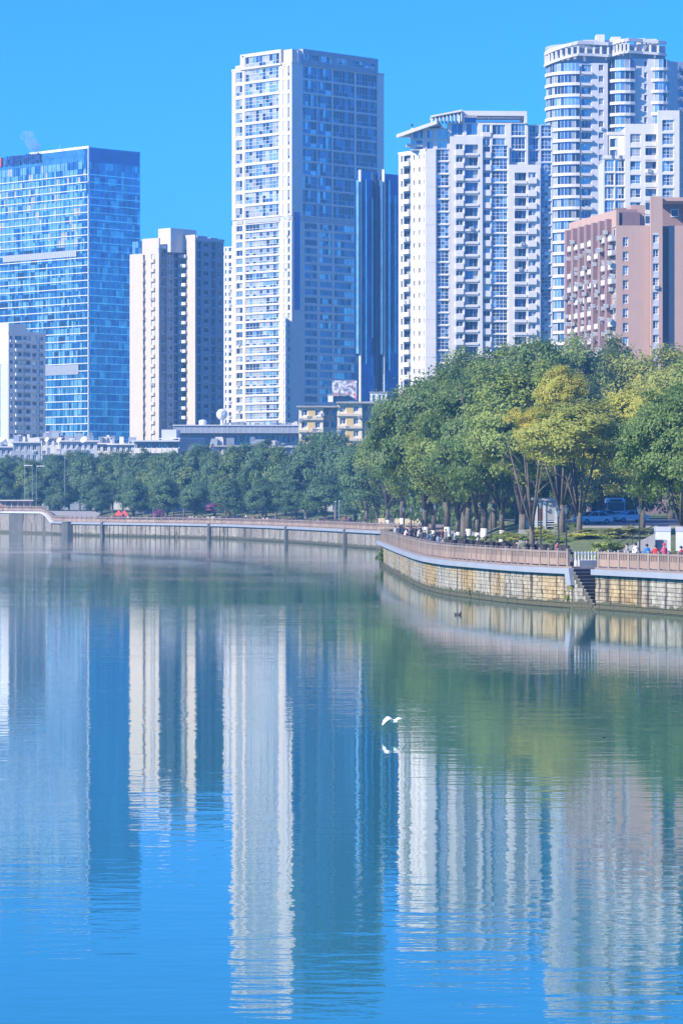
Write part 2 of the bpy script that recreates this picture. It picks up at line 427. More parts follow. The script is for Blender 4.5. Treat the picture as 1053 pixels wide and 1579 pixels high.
# --- low white and blue flats in front of it
def left_flats():
    D = 1080; c = (X(13, D), D, GZ)
    B = Bld('apartment_block', 'pale apartment block with a bright white stair tower at the left edge', 'building', c)
    L = frl(13, D, -45, -30); Rr = fru(13, D, 40, 70); zb = Z(700, D)
    w = MB(); w.fbox(L, 0, L.W-.004, 0, .5, Z(560, D), Z(498, D), M['whitepaint']); w.fbox(L, 0, L.W-.004, .2, .7, zb, Z(560, D)-.004, M['cw_b'])
    w.fbox(Rr, .004, Rr.a(41), 0, 6, Z(515, D), Z(499, D), M['white']); w.fbox(Rr, Rr.a(13.2), Rr.a(40), 1, 7, Z(516, D), Z(503, D), M['lavender']); B.part(w, 'stair_tower')
    facade(B, Rr, Z(515, D), zb, 2.73, [(15, 20, 'w', dict(nx=1)), (23, 34, 'w', dict(bal=1, out=.9, pal='blue', nx=2, frame='lavender')), (36, 47, 'w', dict(bal=1, out=.9, pal='blue', nx=2, frame='lavender')),
                                       (50, 57, 'w', dict(nx=1, pal='blue')), (60, 67, 'w', dict(bal=1, pal='dark'))], 'white')
    body(B, [L, Rr], (14, 26, -6), Z(516, D), 'lavender'); parapet(B, Rr, Z(515, D), 1, .4, 'white')
    B.finish()
left_flats()

# --- cream zigzag residential tower
def cream_tower():
    D = 1012
    fs = chain((X(200, D), D), [(-43, 245), (47, 276.5), (-43, 301), (47, 345)])
    B = Bld('residential_tower', 'cream apartment tower with deep blue shaded wings beside the wide glass office tower', 'building', (fs[1].o[0], fs[1].o[1], GZ))
    zb = Z(705, 1000); fh = 2.95
    t = [Z(366, fs[1].o[1]), Z(381, 1000), Z(361, fs[3].o[1]), Z(368, 1000)]
    facade(B, fs[0], Z(392, D), zb, fh, [(220.5, 223.5, 'b', dict(nx=1, pal='dark', out=.9, ph=.35)), (233, 238.5, 'b', dict(nx=1, pal='dark', out=.5, frame='darkmetal'))], 'cream')
    f = sub(fs[0], 200.5, 218, -1.0); curtain(B, f, Z(372, D), Z(392, D), 1.6, 2, ['cw_b', 'cw_a', 'cw_c'], .02)
    f = sub(fs[0], 219, 245, -.01); facade(B, f, t[0], Z(392, D)+.01, fh*1.7, [(224, 233, 'w', dict(nx=2, pal='blue'))], 'cream')
    facade(B, fs[1], t[1], zb, fh, [(249, 257, 'g', dict(pal='shade', nx=2, frame='lavender')), (259, 266, 'w', dict(pal='shade', nx=2)), (268.5, 275.5, 'g', dict(pal='shade', nx=2, frame='lavender'))], 'greywall')  # same cream tower: shade of this wing put into a grey-blue wall
    facade(B, fs[2], t[2], zb, fh, [(278.5, 288, 'b', dict(nx=2, pal='mixed', out=.9, pmat='white', frame='white', top=4))], 'cream')
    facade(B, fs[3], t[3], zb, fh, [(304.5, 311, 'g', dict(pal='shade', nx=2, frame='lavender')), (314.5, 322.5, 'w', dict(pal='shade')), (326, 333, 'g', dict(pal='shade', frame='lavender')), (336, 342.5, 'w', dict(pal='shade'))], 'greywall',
           band=[])  # second shaded wing, its shade also put into the wall colour
    w = MB()
    l_ = frl(263, 1004, -43, 244); r_ = fru(263, 1004, 47, 303)
    w.prism([l_.at(0), l_.at(l_.W), r_.at(r_.W), (r_.at(r_.W)[0]-2, r_.at(r_.W)[1]+3), (l_.at(0)[0]+2, l_.at(0)[1]+8)], Z(392, D)+.2, Z(351, 1004), M['white'])
    w.fbox(fs[3], 2, fs[3].W*.5, 1, 4, t[3]+.01, Z(360, 1000), M['greywall']); w.fbox(fs[3], fs[3].W*.7, fs[3].W*.95, 2, 5, t[3], t[3]+1.4, M['greywall'])
    B.part(w, 'roof_house')
    for f, tt in ((fs[1], t[1]), (fs[3], t[3])): parapet(B, f, tt, .9, .3, 'lavender')
    body(B, fs, (24, 34, -3), Z(392, D), 'lavender', inset=2.0)
    w = MB(); q_ = [f_.at(a_, 0) for f_, a_ in ((fs[1], 0), (fs[1], fs[1].W), (fs[2], fs[2].W), (fs[3], fs[3].W))]; w.prism([(x_, y_+2.6) for x_, y_ in q_]+[(q_[3][0]-1, q_[3][1]+8), (q_[0][0], q_[0][1]+16)], Z(392, D)+.01, t[1]-.3, M['lavender']); B.part(w, 'upper_core')
    B.finish()
cream_tower()

# --- slivers between the cream tower and the tall tower
def slivers():
    D = 1170; f = fru(343, D, -20, 365)
    B = Bld('apartment_tower', 'narrow pale apartment tower almost hidden behind the left edge of the tallest tower', 'building', (f.o[0], f.o[1], GZ))
    facade(B, f, Z(380, D), Z(700, D), 2.7, [(347, 349.5, 'w', dict(nx=1, pal='blue')), (352.5, 357, 'w', dict(nx=1, pal='dark'))], 'white')
    body(B, [f], (4, 20, 4), Z(381, D), 'white'); B.finish()
    D = 1300; f = fru(343, D, 5, 356)
    B = Bld('office_building', 'low blue glass office sliver between the cream tower and the tall grid tower', 'building', (f.o[0]+3, f.o[1], GZ))
    curtain(B, f, Z(519, D), Z(700, D), 1.3, 2.8, ['navy2', 'cw_c'], .01); body(B, [f], (4, 16, 4), Z(520, D), 'cw_c'); B.finish()
slivers()

# --- the tall tower
def tall_tower():
    D = 1060; cx, cy = X(450, D), D
    B = Bld('grid_tower', 'tallest slab tower with a sunlit stone window grid and a blue shaded side', 'building', (cx, cy, GZ))
    L = frl(450, D, -45, 357.5); Rr = fru(450, D, 45, 592)
    fh1, fh2 = 21.3/4.717, 12.8/4.717
    z0 = Z(97, D); zm = z0-11*fh1; zm2 = zm-1.7; zb = Z(705, D)
    upL = [(363.5, 373.5, 'w', dict(pal='mixed', sill=.12, head=.13, ny=2)), (377.5, 430.5, 'g', dict(pal='pale', nx=10, ny=3, sill=.09, head=.07)), (436, 446.5, 'w', dict(pal='pale', sill=.12, head=.13, ny=2))]
    facade(B, L, z0, zm, fh1, upL, 'towerframe', band=[])
    loL = [(364, 374, 'w', dict(pal='mixed', sill=.16, head=.14, frame='white')), (378, 431, 'g', dict(pal='pale', nx=10, ny=2, sill=.1, head=.08)), (437, 447, 'w', dict(pal='mixed', sill=.16, head=.14, frame='white'))]
    facade(B, L, zm2, zb, fh2, loL, 'towerframe')
    upR = [(467, 489, 'g', dict(pal='blue', nx=5, ny=2, frame='white')), (490, 512, 'g', dict(pal='blue', nx=5, ny=2, frame='white')), (514, 547, 'g', dict(pal='shade', nx=7, ny=2, frame='white')), (549.5, 582, 'g', dict(pal='shade', nx=7, ny=2, frame='white'))]
    facade(B, Rr, z0, zm, fh1, upR, 'white')  # shaded side: paler frame colour painted in to lift the shade
    loR = [(470, 489, 'w', dict(pal='shade', nx=4, sill=.14, head=.14, frame='white')), (493.5, 512, 'w', dict(pal='blue', nx=4, sill=.14, head=.14, frame='white')), (515.5, 548, 'g', dict(pal='blue', nx=6, frame='white', sill=.1, head=.08)),
           (550, 567, 'w', dict(pal='blue', nx=3)), (569.5, 585, 'w', dict(pal='blue', nx=3))]
    facade(B, Rr, zm2, zb, fh2, loR, 'white')  # lower floors: same paler frames brightening the shaded side
    w = MB()
    for fr in (L, Rr):
        w.fbox(fr, .004, fr.W-.004, .3, .6, zm2, zm, M['towerframe'])
        for (ua, ub, *_) in (loL if fr is L else loR): w.fbox(fr, fr.a(ua), fr.a(ub), .05, .3, zm2+.25, zm-.3, M['louvre'])
    B.part(w, 'plant_floor')
    # crown
    zt = Z(73, D)
    f = sub(L, 372, 433, .5); g = Bld.__new__(Bld)
    facade(B, f, zt, z0-.02, zt-z0, [(377.5, 430.5, 'g', dict(pal='pale', nx=10, ny=2, sill=.1, head=.22))], 'towerframe', depth=2)
    w = MB()
    for k in range(14): w.fbox(f, f.W*(.05+.064*k), f.W*(.05+.064*k)+.8, -.05, .1, zt-.95, zt-.45, M['gl_dark'])
    B.part(w, 'crown_vent')
    f = sub(Rr, 466, 583, .4)
    facade(B, f, zt+.2, z0-.02, zt-z0+.2, [(468, 478, 'w', dict(pal='mixed', nx=3, ny=2, head=.28)), (480, 492, 'w', dict(pal='mixed', nx=3, ny=2, head=.28)), (495, 514, 'w', dict(pal='mixed', nx=4, ny=2, head=.28)), (518, 538, 'w', dict(pal='mixed', nx=4, ny=2, head=.28)), (542, 560, 'w', dict(pal='mixed', nx=4, ny=2, head=.28)), (563, 579, 'w', dict(pal='mixed', nx=3, ny=2, head=.28))], 'greywall', depth=2)
    w = MB()
    w.fbox(Rr, Rr.a(452), Rr.a(465), .5, 6, z0, Z(74, D), M['towerframe']); w.fbox(L, L.W-5.5, L.W-1, 1, 5, z0, Z(80, D), M['towerframe']); w.fbox(L, .6, 3.2, 1, 5, z0, Z(88, D), M['towerframe'])
    B.part(w, 'roof_house')
    for fr in (L, Rr): parapet(B, fr, z0, .7, .4, 'towerframe', .1)
    # shadow on the plain corner, painted as a thin navy sheet
    w = MB(); w.fbox(Rr, Rr.a(454), Rr.a(462), -.12, .05, Z(477, D), Z(326, D), M['navy']); 
    B.part(w, 'painted_corner_shadow')
    body(B, [L, Rr], (22, 60, -20), z0-.02, 'lavender', inset=1.85)
    w = MB(); w.prism([L.at(4, 2.7), L.at(L.W, 2.7), Rr.at(Rr.W-3, 2.7), Rr.at(Rr.W-3, 18), L.at(4, 20)], z0, zt-.6, M['lavender']); B.part(w, 'crown_core')
    B.finish()
tall_tower()

# --- navy tower with fins
def navy_tower():
    D = 980; f = fru(549, D, 42, 587); 
    B = Bld('office_tower', 'slim navy glass tower with pale vertical fins in front of the tallest tower', 'building', (f.o[0], f.o[1], GZ))
    g = Fr(f.at(f.W, -1.5), 42); g.W = g.a(616); zb = Z(700, D)
    curtain(B, f, Z(275, D), zb, 1.4, 3, ['navy', 'navy', 'navy', 'navy2'], .01, back='navy')
    curtain(B, g, Z(264, D), zb, 1.4, 3, ['navy', 'navy', 'navy2'], .01, back='navy')
    def fin(fr, u, v0, v1, w_=.9, out=.9):
        w_ *= .35; m = MB(); a = fr.a(u); m.fbox(fr, a, a+w_, -out, .1, Z(v1, D), Z(v0, D), M['fin' if v1 > 600 else 'cw_b']); B.part(m, 'fin')
    for u, v0, v1, w_ in ((549.3, 277, 545, .8), (553, 261, 700, 1.1), (560.5, 275, 560, 1.3), (571, 303, 520, .5)): fin(f, u, v0, v1, w_)
    for u, v0, v1, w_ in ((585, 275, 545, 1.4), (589.3, 258, 700, 1.1), (596.5, 274, 570, 1.3), (606, 298, 540, .7)): fin(g, u, v0, v1, w_)
    body(B, [f], (8, 24, 2), Z(276, D), 'navy'); body(B, [g], (-2, 24, -1), Z(265, D), 'navy', name='right_core')
    w = MB(); w.fbox(f, f.a(556), f.a(584), .5, 2, Z(276, D), Z(261, D), M['navy2']); B.part(w, 'roof_house'); B.finish()
navy_tower()

# --- white complex behind the big trees
def white_complex():
    D = 824; G = fru(656, D, 3, 852)
    B = Bld('apartment_complex', 'white apartment tower with slanted roof canopy, framed balcony columns and blue glass strips', 'building', (G.o[0], G.o[1], GZ))
    L = frl(656, D, -52, 614.5); zb = Z(640, D); fh = 19.5/6.07
    facade(B, L, Z(232, D), zb, fh, [(618, 621, 's', dict(sill=.2, head=.15)), (622.5, 633, 'b', dict(nx=2, pal='mixed', out=.8, ph=.32, pmat='white')), (637.2, 639.8, 's'), (645.5, 648, 's'), (653.2, 654.2, 's')], 'white', depth=.4)
    p1 = sub(G, 656, 672, 0); w = MB(); w.fbox(p1, .004, p1.W, 0, .6, zb, Z(229, D), M['white'])
    for k in range(1, 22): w.fbox(p1, .02, p1.W-.02, -.02, 0, Z(229, D)-k*fh*1.5, Z(229, D)-k*fh*1.5+.1, M['lavender'])
    B.part(w, 'side_wall')
    p2 = sub(G, 672, 693, -.5); facade(B, p2, Z(228, D), zb, fh, [(673, 692.5, 'g', dict(pal='blue', nx=3, ny=3))], 'white')
    A = sub(G, 693.5, 744, 1.0)
    def bal(**k): return dict(dict(bal=1, out=.5, ph=.42, pal='dark', pmat='white', sill=.42), **k)
    facade(B, A, Z(210, D), zb, fh, [(703, 714, 'w', bal(top=1.5)), (716.5, 737, 'b', dict(nx=3, pal='dark', out=.25, ph=.12, top=1.5, sill=.16, frame='lavender'))], 'white', depth=.8)
    p3 = sub(G, 744, 785, 0); facade(B, p3, Z(222, D), zb, fh, [(744.6, 756, 'w', bal(pal='mixed')), (758, 782.5, 'g', dict(pal='blue', nx=4, ny=3))], 'white')
    C = sub(G, 785, 833, 1.0); facade(B, C, Z(253, D), zb, fh, [(793.5, 811.5, 'b', dict(nx=3, pal='dark', out=.25, ph=.2, top=1.5, sill=.1, frame='lavender')), (814.5, 826.5, 'w', bal(pal='mixed', top=1.5))], 'white', depth=.8)
    p4 = sub(G, 833, 852, -.4); facade(B, p4, Z(190, D), zb, fh, [(834, 850.5, 'g', dict(pal='blue', nx=3, ny=3))], 'lavender')
    # upper storeys set back
    U = sub(G, 690, 814, -1.3)
    facade(B, U, Z(187, D), Z(255, D), fh*1.07, [(696, 714, 'g', dict(pal='blue', nx=2)), (719, 736, 'g', dict(pal='blue', nx=2)), (744, 756, 'w', dict(pal='blue', sill=.1, bal=1, out=.3)), (759, 779, 'w', dict(pal='blue', nx=3, sill=.1)), (788, 810, 'g', dict(pal='blue', nx=4, ny=2))], 'white')
    V = sub(G, 814, 852, -2.5); facade(B, V, Z(189, D), Z(256, D), fh, [(816, 831, 'g', dict(pal='blue', nx=3, ny=2))], 'lavender')
    # pent house with the slanted canopy
    Q = sub(G, 634, 694, -1.5); facade(B, Q, Z(196, D), Z(230, D), (Z(196, D)-Z(230, D))/2, [(637, 652, 'g', dict(pal='blue', nx=4)), (658, 668, 'w', dict(pal='blue', sill=.1)), (674, 690, 'g', dict(pal='blue', nx=2))], 'white')
    w = MB()
    a = [(X(611, D), D-1, Z(207, D)), (X(673, D), D-2, Z(186, D)), (X(688, D), D+14, Z(186, D)), (X(640, D), D+14, Z(196, D))]
    w.hexa([(x, y, z-.9) for x, y, z in a]+a, M['white']); w.fbox(Q, -1, Q.W*.3, -.4, 3, Z(224, D), Z(220, D), M['white']); B.part(w, 'canopy')
    # roof frame of beams
    w = MB(); zt = Z(169, D); zl = Z(188, D)
    w.fbox(U, U.a(712), U.a(812), -.5, .3, zt-1.2, zt, M['white']); w.fbox(U, U.a(712), U.a(812), 9, 9.8, zt-1.2, zt, M['white'])
    for u in (712, 808): w.fbox(U, U.a(u), U.a(u)+.7, -.5, 9.8, zl, zt-1.21, M['white'])
    for k in range(22): w.fbox(U, U.a(716)+k*.72, U.a(716)+k*.72+.25, .31, 8.99, zt-1, zt-.35, M['white'])
    B.part(w, 'roof_frame')
    w = MB(); w.fbox(U, U.a(717), U.a(735), 1.5, 6, zl, zt-1.5, M['navy2'])
    for k in range(4): w.fbox(U, U.a(737), U.a(806), 2, 2.3, zl+.4+k*.7, zl+.7+k*.7, M['greymetal'])
    B.part(w, 'screen_wall')
    w = MB(); b0 = (X(664, D), D+2); 
    for k in range(9):
        t = k/8; x = lerp(X(666, D), X(711, D), t); w.box(x-.15, x+.15, D-.5, D+6, Z(186, D), lerp(Z(178, D), Z(169, D), t), M['white'])
    w.hexa([(X(664, D), D-.8, Z(180.5, D)), (X(712, D), D-.8, Z(171.5, D)), (X(712, D), D+6, Z(171.5, D)), (X(664, D), D+6, Z(180.5, D)), (X(664, D), D-.8, Z(178, D)), (X(712, D), D-.8, Z(168.5, D)), (X(712, D), D+6, Z(168.5, D)), (X(664, D), D+6, Z(178, D))], M['white'])
    B.part(w, 'roof_trellis')
    w = MB(); w.tube([(X(636, D), D+6, Z(190, D)), (X(636, D), D+6, Z(186, D))], .3, M['darkmetal']); 
    B.part(w, 'antenna'); w = MB(); w.fbox(L, .2, 5, .5, 3, Z(232, D), Z(229, D), M['darkmetal']); B.part(w, 'roof_equipment')
    parapet(B, L, Z(232, D), .5, .3, 'white', .12)
    body(B, [L, sub(G, 656, 851, 0)], (22, 28, 0), Z(256, D), 'lavender', inset=2.4)
    w = MB(); w.fbox(G, 1, G.W-.5, 5.2, 24, Z(256, D)+.01, Z(197, D), M['lavender']); B.part(w, 'upper_core'); B.finish()
white_complex()

# --- curved tower
def arc_bay(B, cx, cy, r, a0, a1, zt, zb, fh, n=10, bh=.22, pal='mixed'):
    def arc(rr, k): t = R(lerp(a0, a1, k/n)); return (cx+rr*math.cos(t), cy+rr*math.sin(t))
    ms = []
    for v in range(4):
        g = MB()
        for k in range(n):
            p, q = arc(r, k), arc(r, k+1); m = rnd.choice(GL[pal])
            g.face([(p[0], p[1], bh*fh), (q[0], q[1], bh*fh), (q[0], q[1], fh-.12), (p[0], p[1], fh-.12)], M[m])
            a = arc(r+.08, k); b = arc(r-.2, k); d = arc(r+.08, k+.08); e = arc(r-.2, k+.08)
            g.hexa([(a[0], a[1], bh*fh), (d[0], d[1], bh*fh), (e[0], e[1], bh*fh), (b[0], b[1], bh*fh)]+[(a[0], a[1], fh-.12), (d[0], d[1], fh-.12), (e[0], e[1], fh-.12), (b[0], b[1], fh-.12)], M['whitepaint'])
        ms.append(g.mesh('bay_window', off=(cx, cy, 0)))
    w = MB()
    for k in range(n):
        for (ro, ri, za, zz) in ((r+.55, r-.6, -.14, .14), (r+.55, r+.42, .14, bh*fh)):
            p, q, s_, t_ = arc(ro, k), arc(ro, k+1), arc(ri, k+1), arc(ri, k)
            w.hexa([(p[0], p[1], za), (q[0], q[1], za), (s_[0], s_[1], za), (t_[0], t_[1], za), (p[0], p[1], zz), (q[0], q[1], zz), (s_[0], s_[1], zz), (t_[0], t_[1], zz)], M['white'])
    bm = w.mesh('balcony', off=(cx, cy, 0)); i = 0
    z = zt-fh
    while z > zb:
        link('balcony', bm, B.root, Vector((cx, cy, z))-B.loc); link('bay_window', ms[rnd.randrange(4)], B.root, Vector((cx, cy, z))-B.loc); z -= fh
    w = MB(); w.prism([arc(r-.7, k) for k in range(n+1)]+[(cx, cy+.1)], zb, zt-.2, M['gl_dark'], M['concrete']); B.part(w, 'bay_core')
def curved_tower():
    D = 900; s = F/D
    B = Bld('curved_apartment_tower', 'high apartment tower with rounded balcony bays and a columned crown at top right', 'building', (X(893, D), D, GZ))
    zb = Z(560, D); fh = 17.4/s; zt = Z(100, D)
    r = 44/s; arc_bay(B, X(889, D), D+r-1, r, 182, 275, Z(96, D), zb, fh, 12)
    G = fru(892, D-.3, 8, 1016)
    p = sub(G, 892, 937, 0); facade(B, p, Z(96, D), zb, fh, [(896.5, 912, 'w', dict(bal=1, out=.8, ph=.2, nx=3, pal='blue', sill=.2)), (923, 930.5, 'w', dict(nx=2, pal='dark'))], 'white')
    q = sub(G, 937, 950, -3); facade(B, q, Z(98, D), zb, fh, [(938, 948.5, 'w', dict(pal='dark', sill=.2, bal=1))], 'greywall')
    arc_bay(B, X(964, D), D+5, 5.0, 190, 300, Z(90, D), zb, fh, 7)
    p3 = sub(G, 975, 1016, 0); facade(B, p3, Z(88, D), zb, fh, [(993, 998, 'w', dict(nx=1, pal='dark', sill=.3, head=.2))], 'white')
    arc_bay(B, X(1019, D), D+5.0, 3.0, 215, 330, Z(88, D), zb, fh, 5)
    E = fru(1030, D+6, 50, 1045); w = MB(); w.fbox(E, .01, E.W, 0, .5, zb, Z(88, D), M['lavender']); B.part(w, 'side_wall')
    # crown: ring beams with columns between
    path = []
    for k in range(9): t = R(lerp(182, 272, k/8)); path.append((X(889, D)+(r+.3)*math.cos(t), D+r-1+(r+.3)*math.sin(t)))
    path += [G.at(G.a(915), -.3), G.at(G.a(937), -.3), G.at(G.a(947), 0.6)]
    for k in range(6): t = R(lerp(215, 275, k/5)); path.append((X(966, D)+5.2*math.cos(t), D+5+5.2*math.sin(t)))
    path += [G.at(G.a(990), -.3), G.at(G.a(1014), -.3), (X(1029, D), D+4)]
    def zc(x, lo): u = CU+F*x/D; return Z(interp([(844, 75), (870, 68), (895, 62), (940, 64), (955, 60), (975, 57), (1030, 60)], u)+lo, D)
    w = MB()
    for (x0, y0), (x1, y1) in zip(path, path[1:]):
        for la, lb, o in ((0, 5, .35), (19, 23, .5)):
            L_ = math.hypot(x1-x0, y1-y0); nx, ny = -(y1-y0)/L_, (x1-x0)/L_
            w.hexa([(x0-nx*o, y0-ny*o, zc(x0, lb)), (x1-nx*o, y1-ny*o, zc(x1, lb)), (x1+nx*.6, y1+ny*.6, zc(x1, lb)), (x0+nx*.6, y0+ny*.6, zc(x0, lb)),
                    (x0-nx*o, y0-ny*o, zc(x0, la)), (x1-nx*o, y1-ny*o, zc(x1, la)), (x1+nx*.6, y1+ny*.6, zc(x1, la)), (x0+nx*.6, y0+ny*.6, zc(x0, la))], M['white'])
    B.part(w, 'crown_beam')
    acc = 0
    for (x0, y0), (x1, y1) in zip(path, path[1:]):
        L_ = math.hypot(x1-x0, y1-y0); n = max(1, round(L_/1.9))
        for k in range(n):
            x, y = lerp(x0, x1, k/n), lerp(y0, y1, k/n); m = MB(); m.box(-.3, .3, 0, .5, 0, zc(x, 5)-zc(x, 19)-.01, M['white'])
            link('crown_column', m.mesh('crown_column'), B.root, Vector((x, y, zc(x, 19)+.005))-B.loc)
    w = MB(); w.prism([(x, y+1.6) for x, y in path]+[(X(1029, D), D+20), (X(846, D)+3, D+20)], Z(98, D), Z(66, D), M['greywall'], M['concrete'])
    B.part(w, 'penthouse')
    w = MB()
    for (u0, u1, v0, v1, dy) in ((900, 921, 58, 66, 3), (921, 934, 49, 66, 4), (934, 948, 57, 66, 5), (945, 960, 51, 66, 6), (960, 968, 56, 66, 4), (985, 997, 55, 64, 4), (1000, 1015, 56, 64, 4)):
        w.box(X(u0, D), X(u1, D)-.02, D+dy, D+dy+5, Z(v1, D), Z(v0, D), M['white' if dy > 3 else 'lavender'])
    B.part(w, 'roof_house')
    w = MB(); w.prism([(X(850, D), D+6), (X(893, D), D+3), (X(1028, D), D+8), (X(1045, D), D+24), (X(850, D)+2, D+24)], GZ, Z(97, D), M['lavender'], M['concrete']); B.part(w, 'core')
    B.finish()
curved_tower()

def right_back_tower():
    D = 1000; f = fru(1022, D, 25, 1085)
    B = Bld('apartment_tower', 'shaded blue apartment tower at the right edge behind the curved tower', 'building', (f.o[0], f.o[1], GZ))
    facade(B, f, Z(103, D), Z(330, D), 3.3, [(1030, 1036, 'w', dict(bal=1, pal='shade')), (1038.5, 1046, 'w', dict(bal=1, pal='shade', nx=3)), (1049, 1060, 'w', dict(bal=1, pal='shade')), (1063, 1075, 'w', dict(pal='shade'))], 'greywall')
    w = MB(); w.fbox(f, f.a(1028), f.W, .5, 12, Z(103, D), Z(92, D), M['lavender']); w.fbox(f, f.a(1036), f.a(1046), -.2, .5, Z(106, D), Z(97, D), M['white']); B.part(w, 'roof_house')
    body(B, [f], (2, 22, 2), Z(104, D), 'lavender', inset=2); B.finish()
right_back_tower()

def pale_block():
    D = 760; G = fru(931, D, 2, 1048)
    B = Bld('apartment_block', 'cream-white stepped apartment block with big windows behind the red brick building', 'building', (G.o[0], G.o[1], GZ))
    zb = Z(420, D); fh = 21.1/6.58
    a = sub(G, 931, 964, -1.5); facade(B, a, Z(243, D), zb, fh, [(932, 947, 'g', dict(pal='pale', nx=3, ny=2)), (948.5, 963, 'g', dict(pal='pale', nx=3, ny=2))], 'white')
    parapet(B, a, Z(243, D), .8, .3, 'white')
    b = sub(G, 964, 1013.5, 0); facade(B, b, Z(190, D), zb, fh, [(971.5, 988, 'w', dict(pal='mixed', nx=2, sill=.2, top=1.9, ny=2)), (995, 1012, 'b', dict(pal='dark', nx=3, out=.15, ph=.3, top=1.9, frame='lavender', pmat='white'))], 'white')
    c = sub(G, 1013.5, 1047.5, 1.2); facade(B, c, Z(170, D), zb, fh, [(1021, 1039, 'g', dict(pal='pale', nx=3, ny=3, top=1.9, sill=.1, head=.1))], 'white', depth=1.2)
    e = Fr(c.at(c.W), 62, 16); facade(B, e, Z(170, D), zb, fh, [(1052, 1058, 'w', dict(pal='dark'))], 'cream')
    w = MB(); w.fbox(a, a.a(936), a.a(964), -1, .8, Z(207, D), Z(202, D), M['white'])
    for u in (938, 950, 961): w.fbox(a, a.a(u), a.a(u)+.3, -.9, -.6, Z(238, D), Z(207, D)-.01, M['white'])
    B.part(w, 'roof_pergola')
    w = MB(); w.fbox(b, .5, b.W+5.9, 2.5, 18, GZ, Z(192, D), M['white']); w.fbox(a, .5, a.W+.2, 2.6, 14, GZ, Z(244, D), M['lavender']); B.part(w, 'core'); B.finish()
pale_block()

